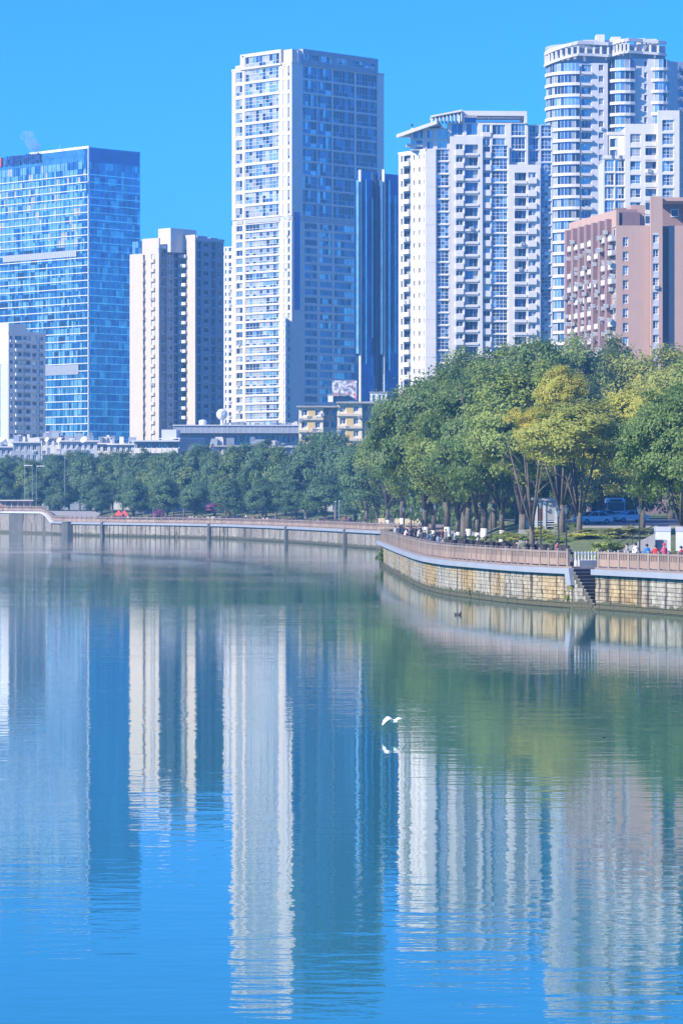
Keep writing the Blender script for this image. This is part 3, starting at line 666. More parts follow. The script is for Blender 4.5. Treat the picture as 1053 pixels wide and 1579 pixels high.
def red_building():
    D = 640; s = F/D
    B = Bld('brick_building', 'red brick building with rows of pilasters and air conditioners above the yellow trees', 'building', (X(950, D), D, GZ))
    L = frl(950, D, -77, 877); G = fru(950, D, 2.5, 1110); zb = Z(580, D); fh = 22/s
    ztL = zf(L, 949, 323)
    cols = []; n = 7; W = L.W
    facade_cols = []
    bays = []
    for k in range(n):
        a0 = W*(k+.42)/n; a1 = W*(k+.94)/n; bays.append((a0, a1))
    w = MB(); a = .004
    for a0, a1 in bays:
        w.fbox(L, a, a0, 0, .6, zb, ztL, M['red']); a = a1
    w.fbox(L, a, W-.004, 0, .6, zb, ztL, M['red'])
    zt = ztL-3.4
    for a0, a1 in bays:
        w.fbox(L, a0, a1, .0, .6, zt, ztL, M['red']); i = 0
        w.fbox(L, a0, a1, .7, 1.2, zb, zt, M['gl_dark'])
        while zt-(i+1)*fh > zb:
            z1 = zt-i*fh; z0 = z1-fh
            w.fbox(L, a0, a1, .1, .6, z0, z0+fh*.34, M['concrete' if rnd.random() < .6 else 'darkred'])
            B.window(L, (a0+a1)/2, .2, z0+fh*.34, a1-a0, fh*.6, 2, 1, 'mixed'); i += 1
    B.part(w, 'pilaster_wall')
    # deep pilasters, balcony boxes, air conditioners
    for k in range(n):
        a0 = W*(k+.02)/n; m = MB(); m.fbox(L, a0, a0+1.5, -1.0, -.004, zb, ztL-1.6, M['darkred']); B.part(m, 'pilaster')
    box = MB(); box.box(-.5, .5, -.75, 0, 0, .75, M['offwhite']); box.box(-.35, .35, -.79, -.75, .1, .65, M['greymetal']); acm = box.mesh('air_conditioner')
    bx = MB(); bx.box(-1.3, 1.3, -.9, 0, -.1, .05, M['concrete']); bx.box(-1.3, 1.3, -.9, -.8, .05, 1.0, M['offwhite']); bx.box(-1.3, -1.2, -.8, 0, .05, 1.0, M['offwhite']); bx.box(1.2, 1.3, -.8, 0, .05, 1.0, M['offwhite']); bxm = bx.mesh('balcony')
    for k, (a0, a1) in enumerate(bays):
        for i in range(9):
            z = zt-(i+1)*fh+.1
            if rnd.random() < .8: x, y = L.at((a0+a1)/2, -.01); link('balcony', bxm, B.root, Vector((x, y, z))-B.loc, R(L.ang))
            for q in range(rnd.choice((1, 2, 3))):
                x, y = L.at(lerp(a0-.8, a1+.2, rnd.random()), -1.02 if rnd.random() < .3 else -.01); link('air_conditioner', acm, B.root, Vector((x, y, z+.3+rnd.random()*1.2))-B.loc, R(L.ang))
    A = sub(G, 950, 1001.5, 0); zA = Z(347, D)
    facade(B, A, zA, zb, fh*1.0, [(960, 968.5, 'w', dict(nx=2, ny=2, pal='mixed', top=1.9, sill=.2, head=.16))], 'red')
    T = sub(G, 1001.5, 1021.5, 1.6); facade(B, T, Z(303, D), zb, fh, [(1006.5, 1015.5, 'w', dict(nx=2, ny=2, pal='dark', top=7.2, sill=.3, smat='lavender'))], 'red', depth=1.4)
    T2 = sub(G, 1021.5, 1031, -1.2); w = MB(); w.fbox(T2, .004, T2.W, 0, .5, zb, Z(347, D), M['darkred'])
    C = sub(G, 1031, 1110, 0); w.fbox(C, .004, C.W, 0, .5, zb, zA, M['red']); B.part(w, 'brick_wall')
    w = MB(); U = sub(G, 1021.5, 1110, -7); w.fbox(U, 0, U.W, 0, 10, zA-2, Z(303, D), M['darkred']); w.fbox(sub(G, 1021.6, 1110, .2), 0, 12, 0, 8, Z(309, D), Z(303.3, D), M['red'])
    w.fbox(sub(G, 979, 1001, -6), 0, 2.8, 0, 10, zA-2, Z(311, D), M['red'])
    U2 = sub(G, 950, 983, -1.6); w.fbox(U2, .1, U2.W, 0, 20, zA-.5, Z(321, D), M['darkred'])
    w.fbox(sub(G, 983, 996, -2), 0, 1.6, 0, .3, zA, Z(328, D), M['red']); w.fbox(sub(G, 983, 997, -2), 0, 1.8, 0, 1, Z(328, D), Z(326.5, D), M['darkred']); w.fbox(sub(G, 953, 971, -4), 0, 2.2, 0, 6, Z(321, D), Z(317, D), M['darkred'])
    B.part(w, 'roof_house')
    w = MB(); U = sub(G, 1036, 1052, -6.8)
    m2 = MB(); B.window(U, U.W/2, 0, Z(329, D), 1.6, 1.6, 1, 1, 'dark')
    w.prism([L.at(0, 1.3), L.at(W, 1.3), (A.at(0)[0]+1.3, A.at(0, 2)[1]), C.at(C.W, 2), C.at(C.W, 30), (L.o[0]+10, L.o[1]+2)], GZ, zA-.1, M['darkred'], M['concrete']); B.part(w, 'core')
    w = MB(); w.prism([L.at(0, 1.3), L.at(W-.3, 1.3), L.at(W-.3, 5), L.at(0, 6)], zA-.09, ztL-.4, M['darkred']); B.part(w, 'roof_block'); B.finish()
red_building()
# stair roof lights etc. end

# --- low buildings between towers and trees
def yellow_flats():
    D = 765; G = fru(460, D, 0, 606)
    B = Bld('low_apartment_block', 'yellow and cream low flats with a billboard on the roof, right of centre', 'building', (G.o[0], G.o[1], GZ))
    zb = Z(740, D); fh = 19/6.54
    for (u0, u1, vt) in ((461, 498, 629), (520, 558, 623)):
        f = sub(G, u0, u1, 2.5); k = u0-461
        facade(B, f, Z(vt, D), zb, fh, [(465+k, 474+k, 'w', dict(pal='dark', sill=.35)), (486+k, 494+k, 'w', dict(pal='dark', sill=.35))], 'yellow')
        w = MB()
        for i in range(7):
            w.fbox(f, f.a(475+k), f.a(485+k), -.04, 0, Z(vt, D)-i*fh-fh+.7, Z(vt, D)-i*fh-.3, M['orange'])
            w.fbox(f, -.1, f.W+.1, -.5, -.045, Z(vt, D)-i*fh-fh, Z(vt, D)-i*fh-fh+.55, M['cream'])
        B.part(w, 'orange_band')
        e = Fr(f.at(f.W), 80, 2.5); w = MB(); w.fbox(e, .01, e.W, 0, .3, zb, Z(vt, D), M['greywall']); B.part(w, 'side_wall')
    for (u0, u1, vt) in ((498, 520, 627), (558, 606, 621)):
        f = sub(G, u0, u1, 0); w0 = [(u0+2, u0+9, 'w', dict(pal='shade', sill=.3)), (u0+12, u0+20, 'w', dict(pal='shade', sill=.3))]
        if u0 > 550: w0 += [(585, 592, 'w', dict(pal='shade')), (596, 603, 'w', dict(pal='shade'))]
        facade(B, f, Z(vt, D), zb, fh, w0, 'offwhite')
    w = MB(); f = sub(G, 457, 520, 3.2); w.fbox(f, 0, f.W-.01, 0, 12, Z(628.5, D), Z(626, D), M['concrete']); f = sub(G, 518, 607, 3.4); w.fbox(f, 0, f.W, 0, 12, Z(622.5, D), Z(619.5, D), M['concrete']); B.part(w, 'roof')
    w = MB(); w.fbox(G, .2, G.W, 1.4, 11, GZ, Z(629, D), M['offwhite']); B.part(w, 'core')
    acm = MB(); acm.box(-.45, .45, -.5, 0, 0, .7, M['offwhite']); acm.box(-.3, .3, -.53, -.5, .1, .6, M['greymetal']); me = acm.mesh('air_conditioner')
    for u, v in ((463.5, 650), (476, 646), (484, 665), (522.5, 668), (535, 661), (555, 645), (571, 650), (497, 642)):
        link('air_conditioner', me, B.root, Vector((X(u, D), D-2.6 if u < 498 or u > 519 and u < 557 else D-.05, Z(v, D)))-B.loc)
    B.finish()
    # billboard and huts on its roof
    t = thing('billboard', 'billboard with a blotchy white, red and grey picture above the yellow flats', 'billboard', (X(531, D), D+3, Z(619, D)))
    m, nt, b = nodes('billboard_print'); v = coord(nt, (1, 1, 1)); n1 = noise(nt, v, .9, 5, .7); n2 = noise(nt, coord(nt, (1.3, 1, 1)), .75, 4)
    c = mixnode(nt, ramp(nt, n1, .42, .56), (.72, .72, .74), (.14, .16, .22)); c = mixnode(nt, ramp(nt, n2, .55, .62), c, (.65, .16, .16)); nt.links.new(c, b.inputs['Base Color'])
    w = MB(); wd = 38/6.54; h0 = Z(586, D)-Z(619, D)-.0
    w.box(-wd/2, wd/2, -.12, 0, .4, h0, m); w.build('picture_panel', t, off=(0, 0, 0))
    w = MB(); w.box(-wd/2-.1, wd/2+.1, 0.005, .2, h0-.15, h0+.08, M['greymetal']); w.box(-wd/2-.1, wd/2+.1, .005, .2, .3, .5, M['greymetal'])
    for k in range(4): x = -wd/2+wd*k/3; w.box(x-.08, x+.08, .21, .36, 0, h0, M['greymetal']); w.tube([(x, 2.2, 0), (x, .3, h0*.8)], .06, M['greymetal'], 5)
    w.build('support_frame', t, off=(0, 0, 0))
    t = thing('roof_hut', 'small white hut with an open dark front below the billboard', 'hut', (X(520, D), D+.3, Z(619.5, D)))
    w = MB(); w.box(-2.2, -1.0, 0, 2, 0, 1.7, M['whitepaint']); w.box(-.98, 2.6, .4, 2, 0, 1.4, M['gl_dark']); w.box(-2.3, 2.7, -.2, 2.2, 1.71, 1.85, M['concrete']); w.build('hut_walls', t, off=(0, 0, 0))
    t = thing('roof_hut', 'white roof hut with doors at the right end of the yellow flats', 'hut', (X(584, D), D+2, Z(619.5, D)))
    w = MB(); w.box(-2, 2, 0, 2.5, 0, 2.3, M['whitepaint']); w.box(-2.2, 2.2, -.3, 2.7, 2.31, 2.45, M['concrete']); w.build('hut_walls', t, off=(0, 0, 0))
    for x in (-1.2, .2, 1.1):
        w = MB(); w.box(x-.3, x+.3, -.04, 0, .05, 1.8, M['gl_mid' if x else 'gl_dark']); w.build('door', t, off=(0, 0, 0))
yellow_flats()

def long_hall():
    D = 835; G = fru(268, D, 2, 468)
    B = Bld('flat_roofed_hall', 'long low hall with a thick overhanging flat roof at the foot of the tallest tower', 'building', (G.o[0], G.o[1], GZ))
    w = MB(); w.fbox(G, 0, G.W, -2.5, 18, Z(668, D), Z(657, D), M['greywall']); w.fbox(G, -.3, G.W+.3, -2.8, 18.5, Z(656.9, D), Z(655, D), M['lavender'])
    for k in range(24): w.fbox(G, G.W*k/24, G.W*k/24+.15, -2.56, -2.5, Z(668, D), Z(657, D), M['lavender'])
    B.part(w, 'roof')
    cols = [(u, u+6, 'w', dict(pal='shade', sill=.2)) for u in range(330, 462, 8)]
    facade(B, G, Z(668.3, D), Z(740, D), 3.0, cols, 'greywall'); w = MB(); w.fbox(G, 0, G.W, 2, 17, GZ, Z(668.4, D), M['greywall']); B.part(w, 'core'); B.finish()
    zr = Z(655, D)+.01
    t = thing('radar_dome', 'large white ball-shaped radar dome on a short mast, above the flat roofed hall', 'radome', (X(341, D), D+6, zr))
    w = MB(); w.lathe([(.45, 0), (.35, 1.2), (.6, 1.5)], M['whitepaint'], 10); w.build('mast', t, off=(0, 0, 0))
    w = MB(); w.lathe([(.02+1.45*math.sin(math.pi*k/12), 2.85-1.45*math.cos(math.pi*k/12)) for k in range(13)], M['whitepaint'], 20); w.build('dome', t, off=(0, 0, 0), smooth_=True)
    w = MB(); w.box(-.05, .05, -1.52, -1.40, 1.6, 4.1, M['greymetal']); w.build('seam', t, off=(0, 0, 0))
    t = thing('water_tank', 'small white tank on the flat roof left of the radar dome', 'tank', (X(312, D), D+3, zr))
    w = MB(); w.lathe([(0, 0), (1.0, 0), (1.05, .9), (.8, 1.3), (0, 1.45)], M['whitepaint'], 14); w.build('tank_body', t, off=(0, 0, 0)); w = MB(); w.tube([(1, 0, .3), (1.7, 0, .3), (1.7, 0, 0)], .08, M['greymetal'], 6); w.build('pipe', t, off=(0, 0, 0))
    w = MB()
    for k in range(26): u = rnd.uniform(345, 460); h = rnd.uniform(.4, 1.0); x = X(u, D); w.box(x-.5, x+.5, D+1+rnd.random()*3, D+4.5+rnd.random()*3, zr, zr+h, M['greymetal' if k % 3 else 'offwhite'])
    o = w.build('roof_pipes', None, off=(X(400, D), D+3, zr), label='low row of pipes and vents along the flat hall roof', category='roof equipment'); o.location = (X(400, D), D+3, zr); o['kind'] = 'stuff'
long_hall()

def hotel():
    D = 775; G = fru(207, D, -6, 277); E = Fr(G.at(G.W), 38); E.W = E.a(316)
    B = Bld('hotel_block', 'low white block with rows of balconies and a grey side wall above the far trees', 'building', (G.o[0], G.o[1], GZ))
    zb = Z(742, D); fh = 17/6.45; zt = Z(681, D)
    facade(B, G, zt, zb, fh, [(209+k*8.4, 215.6+k*8.4, 'b', dict(pal='mixed', nx=2, pmat='white', out=.9, ph=.42)) for k in range(8)], 'greywall')
    f2 = Fr(G.at(G.a(250)), 0)
    facade(B, E, Z(676, D), zb, fh*2.3, [(289, 301, 'w', dict(pal='mixed', nx=2, ny=4, sill=.05, head=.2))], 'greywall')
    w = MB(); w.fbox(G, -.5, G.W+.2, -1.3, 9, zt, zt+.35, M['lavender']); w.fbox(E, .3, E.W, .2, 9, Z(676, D), Z(675, D), M['lavender']); B.part(w, 'roof')
    w = MB(); w.prism([G.at(.3, 1.7), G.at(G.W, 1.7), E.at(E.W, 1.7), E.at(E.W, 9), G.at(.3, 10)], GZ, zt, M['greywall'], M['concrete']); B.part(w, 'core')
    w = MB(); w.fbox(E, E.W+.5, E.W+6, 3, 9, GZ, Z(690, D), M['greywall']); w.fbox(E, E.W+3.5, E.W+4.3, 2.3, 3, GZ, Z(683, D), M['white']); B.part(w, 'annex')
    B.finish()
    w = MB(); w.fbox(sub(G, 246, 270, -3), 0, 3.6, 0, 5, zt, Z(662, D), M['lavender'])
    o = w.build('roof_house', None, off=(X(258, D), D, zt), label='small grey stair house on the roof of the balcony block', category='roof house'); o.location = (X(258, D), D, zt)
    return D, zt
HOT = hotel()

def old_roofs():
    specs = [  # u0, u1, v top, D, wall, roof, label
        (-25, 22, 690, 860, 'greywall', 'lavender', 'dim blue-grey low house at the left edge below the pale block'),
        (20, 62, 683, 850, 'greywall', 'lavender', 'low house with a pale roof slab between the left edge and the white hut'),
        (63, 95, 676, 835, 'offwhite', 'concrete', 'small whitish old house below the left end of the glass office tower'),
        (92, 150, 681, 830, 'lavender', 'white', 'old house with a long white flat roof and two dishes on top'),
        (146, 172, 685, 845, 'offwhite', 'white', 'little white house left of the striped roof building'),
        (168, 208, 686, 815, 'offwhite', 'white', 'white house with a striped slanting canopy left of the balcony block'),
        (66, 132, 702, 790, 'greywall', 'concrete', 'grey-brown low house with a bare side wall and one window, nearest of the old roofs'),
        (380, 462, 690, 800, 'greywall', 'lavender', 'dark low house below the flat hall roof, left of the yellow flats'),
        (318, 372, 689, 790, 'offwhite', 'concrete', 'cluttered old house with a green roof rail right of the balcony block')]
    for (u0, u1, v, D, wm, rm, lab) in specs:
        D += 75 if u1 < 300 else 0
        f = fru(u0, D, rnd.choice((-4, 2, 5)), u1); B = Bld('old_house', lab, 'house', (f.o[0], f.o[1], GZ)); zt = Z(v, D)
        n = max(2, int((u1-u0)/9)); cols = [(u0+2+(u1-u0-4)*k/n, u0+2+(u1-u0-4)*(k+.62)/n, 'w', dict(pal='shade' if k % 2 else 'mixed')) for k in range(n)]
        facade(B, f, zt, Z(745, D), 3, cols, wm); w = MB(); w.fbox(f, 0, f.W, 2, 9, GZ, zt-.02, M[wm]); B.part(w, 'core')
        w = MB(); w.fbox(f, -.5, f.W+.5, -.7, 9.5, zt+.005, zt+.4, M[rm]); B.part(w, 'roof')
        w = MB()
        for k in range(9): a = rnd.uniform(0, f.W*.8); w.fbox(f, a, a+rnd.uniform(.5, 2.4), .6+k*.9, 1.3+k*.9, zt+.41, zt+.4+rnd.uniform(.4, 2.3), M[rnd.choice(['offwhite', 'white', 'greymetal', 'greywall'])])
        B.part(w, 'roof_clutter', kind='stuff'); B.finish()
    for i, (u, v, r_) in enumerate(((3, 678, .9), (11, 680, .6), (73, 678, .7), (92, 679, .8), (130, 678, 1.0))):
        D = 900+i*.01; pos = ['leftmost', 'second', 'third', 'fourth', 'rightmost'][i]
        t = thing('satellite_dish', f'white satellite dish on the old roofs, {pos} of the five from the left', 'satellite dish', (X(u, D), D, Z(v, D)-1.2), R(-30), group='dishes on the old roofs')
        w = MB(); w.lathe([(.02, 0), (r_*.6, .12), (r_, .4), (r_*1.02, .38), (r_*.6, .05), (.02, -.08)], M['whitepaint'], 14); d = w.build('dish', t, off=(0, 0, 0)); d.rotation_euler = (R(60), 0, 0); d.location = (0, -.1, 1.1)
        w = MB(); w.tube([(0, 0, -.4), (0, 0, 1.1)], .08, M['greymetal'], 6); w.build('mast', t, off=(0, 0, 0))
old_roofs()
# ------------------------------------------------------------------ river banks
def stone_mat(name, c1, c2, stain=.8, algae=True, sc=(1.1, 1.1, .07), lo=.50):
    m, nt, b = nodes(name); v = coord(nt)
    base = mixnode(nt, ramp(nt, noise(nt, v, .09, 2), .42, .6), c1, c2)
    oi = nt.nodes.new('ShaderNodeObjectInfo')
    base = mixnode(nt, 1.0, base, ramp(nt, oi.outputs['Random'], 0, 1, (.68, .68, .7)), 'MULTIPLY')
    base = mixnode(nt, 1.0, base, ramp(nt, noise(nt, v, 2.3, 5, .75), .32, .62, (.42, .41, .38)), 'MULTIPLY')
    st = ramp(nt, noise(nt, coord(nt, sc), 1.0, 3, .6), lo, lo+.10)
    mu = nt.nodes.new('ShaderNodeMath'); mu.operation = 'MULTIPLY'; nt.links.new(st, mu.inputs[0]); mu.inputs[1].default_value = stain
    base = mixnode(nt, mu.outputs[0], base, (.045, .04, .032))
    if algae:
        sx = nt.nodes.new('ShaderNodeSeparateXYZ'); g = nt.nodes.new('ShaderNodeNewGeometry'); nt.links.new(g.outputs['Position'], sx.inputs[0])
        ad = nt.nodes.new('ShaderNodeMath'); ad.operation = 'MULTIPLY_ADD'; nt.links.new(noise(nt, v, .9, 4), ad.inputs[0]); ad.inputs[1].default_value = -1.0; nt.links.new(sx.outputs['Z'], ad.inputs[2])
        k = ramp(nt, ad.outputs[0], 0, .08, (1, 1, 1), (0, 0, 0)); base = mixnode(nt, k, base, (.095, .09, .05))
    nt.links.new(base, b.inputs['Base Color']); b.inputs['Roughness'].default_value = .85
    bump(nt, b, noise(nt, v, 4, 4), .35, .05); return m
M['stone'] = stone_mat('embankment_stone', (.55, .52, .43), (.60, .43, .20), .9, True, (1.6, 1.6, .06), .51)
M['stonefar'] = stone_mat('far_embankment_stone', (.44, .40, .34), (.36, .31, .25), .85, True, (.5, .5, .1), .54)
M['joint'] = stone_mat('wall_joint', (.11, .10, .08), (.10, .09, .07), .5)
M['railstone'] = mat_wall('pink_stone_rail', (.42, .30, .235), .75, streak=.5, sc=.6, rand=.3)
M['railtop'] = mat_wall('weathered_rail_stone', (.33, .26, .22), .7, streak=.4, sc=.8, rand=.2)
M['post'] = mat_wall('rail_post_stone', (.36, .30, .27), .7, streak=.4, sc=.8, rand=.3)
M['step'] = mat_wall('mossy_step_stone', (.12, .12, .085), .6, streak=.5, sc=.8, rand=.3)
M['paving'] = mat_wall('promenade_paving', (.38, .35, .32), .85, streak=0, sc=.5)

far_px = [(-400, 817.5), (-60, 820), (60, 822.5), (120, 826), (330, 830), (440, 836), (520, 842), (578, 847)]
near_px = [(581, 868), (600, 880), (620, 892), (650, 908), (685, 917), (720, 922), (800, 932), (880, 938), (920, 940), (1053, 950)]
BP = [(X(u, DW(v)), DW(v)) for u, v in far_px]+[(15, 480), (13, 430)]+[(X(u, DW(v)), DW(v)) for u, v in near_px]+[(31, 198), (52, 160), (90, 100), (170, 20), (260, -60)]
# smooth the corners a little
def chaikin(p, lock=()):
    out = [p[0]]
    for a, b in zip(p, p[1:]): out += [(lerp(a[0], b[0], .22), lerp(a[1], b[1], .22)), (lerp(a[0], b[0], .78), lerp(a[1], b[1], .78))]
    return out+[p[-1]]
BP = chaikin(BP)
CUM = [0]
for a, b in zip(BP, BP[1:]): CUM.append(CUM[-1]+math.hypot(b[0]-a[0], b[1]-a[1]))
def bank(s, d=0):
    s = max(0, min(CUM[-1]-.001, s)); lo = 0
    import bisect
    lo = max(0, bisect.bisect_right(CUM, s)-1); a, b = BP[lo], BP[lo+1]; L = CUM[lo+1]-CUM[lo]; t = (s-CUM[lo])/L
    dx, dy = (b[0]-a[0])/L, (b[1]-a[1])/L
    # blend the direction towards the neighbours so that offsets stay smooth
    if t > .5 and lo+2 < len(BP): q = (BP[lo+1], BP[lo+2]); w = (t-.5)
    elif t < .5 and lo > 0: q = (BP[lo-1], BP[lo]); w = (.5-t)
    else: q = (a, b); w = 0
    l2 = math.hypot(q[1][0]-q[0][0], q[1][1]-q[0][1]); ex, ey = (q[1][0]-q[0][0])/l2, (q[1][1]-q[0][1])/l2
    nx, ny = -lerp(dy, ey, w), lerp(dx, ex, w); l3 = math.hypot(nx, ny) or 1
    return (lerp(a[0], b[0], t)+nx/l3*d, lerp(a[1], b[1], t)+ny/l3*d, math.atan2(-nx, ny))
def s_at(u, near=True, d=0):
    best = None; n = 6000
    for k in range(n):
        s = CUM[-1]*k/n; x, y, _ = bank(s, d)
        if y < 190 or (near and (y > 412 or x < 0)) or (not near and y < 470): continue
        e = abs(CU+F*x/y-u)
        if best is None or e < best[0]: best = (e, s)
    return best[1]
def dist_in(x, y):
    best = 1e9; sg = 1
    for (x0, y0), (x1, y1) in zip(BP, BP[1:]):
        dx, dy = x1-x0, y1-y0; t = ((x-x0)*dx+(y-y0)*dy)/(dx*dx+dy*dy); t = 0 if t < 0 else 1 if t > 1 else t
        ex, ey = x-x0-t*dx, y-y0-t*dy; q = ex*ex+ey*ey
        if q < best: best = q; sg = 1 if dx*ey-dy*ex > 0 else -1
    return math.sqrt(best)*sg
def gh(x, y, d=None):
    if d is None: d = dist_in(x, y)
    if d < 5: return -2.0
    base = lerp(-2, 2.88, smooth((d-5)/4))
    near = 2.15*smooth((x-15)/8)*smooth((y-252)/75); far = 2.3*smooth((d-14)/22)
    return base+lerp(near, far, smooth((y-450)/60))
S_NEAR = s_at(583); S_ST0 = s_at(882); S_ST1 = s_at(918); S_END = CUM[-1]; S_FAR0 = s_at(-40, False); S_T0 = s_at(62, False); S_T1 = s_at(82, False); S_FAR1 = s_at(576, False)
S_CORNER = None

# water
m, nt, b = nodes('river_water')
pset(b, Roughness=.01, IOR=1.45); b.inputs['Base Color'].default_value = (.022, .16, .145, 1)
g = nt.nodes.new('ShaderNodeNewGeometry')
def mp(sx, sy, rz=0):
    n = nt.nodes.new('ShaderNodeMapping'); n.inputs['Scale'].default_value = (sx, sy, 1); n.inputs['Rotation'].default_value = (0, 0, R(rz)); nt.links.new(g.outputs['Position'], n.inputs[0]); return n.outputs[0]
n1 = noise(nt, mp(.22, .55, 6), 1.0, 2, .5); n2 = noise(nt, mp(.9, 1.9, -9), 1.0, 2, .5); n3 = noise(nt, mp(5, 8), 1.0, 2)
patch = ramp(nt, noise(nt, mp(.012, .03, 5), 1.0, 3), .38, .62, (.40, .40, .40), (1.1, 1.1, 1.1))
def madd(a, k, c=None):
    n = nt.nodes.new('ShaderNodeMath'); n.operation = 'MULTIPLY_ADD'; nt.links.new(a, n.inputs[0]); n.inputs[1].default_value = k
    if c is None: n.inputs[2].default_value = 0
    else: nt.links.new(c, n.inputs[2])
    return n.outputs[0]
hsum = madd(n1, .011, madd(n2, .0068, madd(n3, .0009)))
mm = nt.nodes.new('ShaderNodeMath'); mm.operation = 'MULTIPLY'; nt.links.new(hsum, mm.inputs[0]); nt.links.new(patch, mm.inputs[1])
bp = nt.nodes.new('ShaderNodeBump'); bp.inputs['Strength'].default_value = 1; bp.inputs['Distance'].default_value = 1.0
nt.links.new(mm.outputs[0], bp.inputs['Height']); nt.links.new(bp.outputs[0], b.inputs['Normal'])
M['water'] = m
w = MB(); w.face([(-1400, -140, 0), (1400, -140, 0), (1400, 1000, 0), (-1400, 1000, 0)], m); w.build('river_water', kind='structure')

# ground: one sheet
m, nt, b = nodes('lawn_and_soil'); v = coord(nt)
c = mixnode(nt, ramp(nt, noise(nt, v, .16, 5, .6), .38, .62), (.12, .18, .05), (.24, .22, .10))
c = mixnode(nt, ramp(nt, noise(nt, v, 1.7, 4, .7), .35, .65), c, (.08, .12, .04))
nt.links.new(c, b.inputs['Base Color']); b.inputs['Roughness'].default_value = .95; bump(nt, b, noise(nt, v, 3, 4), .8, .3); M['ground'] = m
def axis(parts):
    out = []
    for a, b_, st in parts:
        n = round((b_-a)/st); out += [a+(b_-a)*k/n for k in range(n)]
    return out+[parts[-1][1]]
xs = axis([(-1400, -200, 60), (-200, -20, 9), (-20, 90, 2.5), (90, 300, 15), (300, 1400, 60)]); ys = axis([(-140, 180, 16), (180, 480, 3.5), (480, 900, 8), (900, 2140, 60)])
vs = []; 
for y in ys:
    for x in xs: vs.append((x, y, gh(x, y)))
nx_ = len(xs); fs = [(j*nx_+i, j*nx_+i+1, (j+1)*nx_+i+1, (j+1)*nx_+i) for j in range(len(ys)-1) for i in range(nx_-1)]
me = bpy.data.meshes.new('ground'); me.from_pydata(vs, [], fs); me.materials.append(M['ground']); me.polygons.foreach_set('use_smooth', [True]*len(fs)); link('ground', me, kind='structure')

def strip(name, s0, s1, d0, d1, z0, z1, mat, step=2.0, mb=None, zfun=None):
    w = mb or MB(); n = max(1, int((s1-s0)/step)); z = zfun or (lambda s: 0)
    for k in range(n):
        sa, sb = lerp(s0, s1, k/n), lerp(s0, s1, (k+1)/n); p = [bank(sa, d0), bank(sb, d0), bank(sb, d1), bank(sa, d1)]; q = [z(sa), z(sb), z(sb), z(sa)]
        w.hexa([(p[i][0], p[i][1], z0+q[i]*(1 if z0 > .5 else 0)) for i in range(4)]+[(p[i][0], p[i][1], z1+q[i]) for i in range(4)], mat)
    if mb is None: return w.build(name, kind='structure')
# promenade paving (a gap where the steps cut in)
w = MB(); strip('', S_T1, S_ST0-.02, .3, 4.6, 2.6, 3.0, M['paving'], mb=w); strip('', S_ST1+.02, S_END, .3, 4.6, 2.6, 3.0, M['paving'], mb=w); strip('', S_T1, S_END, 4.601, 13, 2.6, 3.0, M['paving'], 4, mb=w)
w.build('promenade', kind='structure')
def zter(s): return 2.2*(1-smooth((s-S_T0)/(S_T1-S_T0))) if s > S_T0 else 2.2
w = MB(); strip('', 0, S_T1, .3, 13, 2.6, 3.0, M['paving'], mb=w, zfun=zter); w.build('terrace', kind='structure')
# joints of the paving that can be told apart near the rail: kerb line
strip('kerb', S_NEAR, S_END, 4.2, 4.45, 3.004, 3.12, M['concrete'])
# pale sandy path on the far bank
m2 = mat_flat('sand_path', (.46, .37, .25), .95)
w = MB(); s0, s1 = s_at(470, False), s_at(588, False); strip('', s0, s1, 13.2, 19, 3.1, 4.6, m2, 3, mb=w); w.build('sandy_bank', kind='structure')
w = MB(); s0, s1 = s_at(205, False), s_at(262, False); strip('', s0, s1, 13.2, 17, 3.0, 4.3, m2, 3, mb=w); strip('', s_at(300, False), s_at(325, False), 13.2, 15, 3.0, 4.2, mat_flat('pale_pink_wall', (.5, .36, .33)), 3, mb=w); w.build('garden_bank', kind='structure')

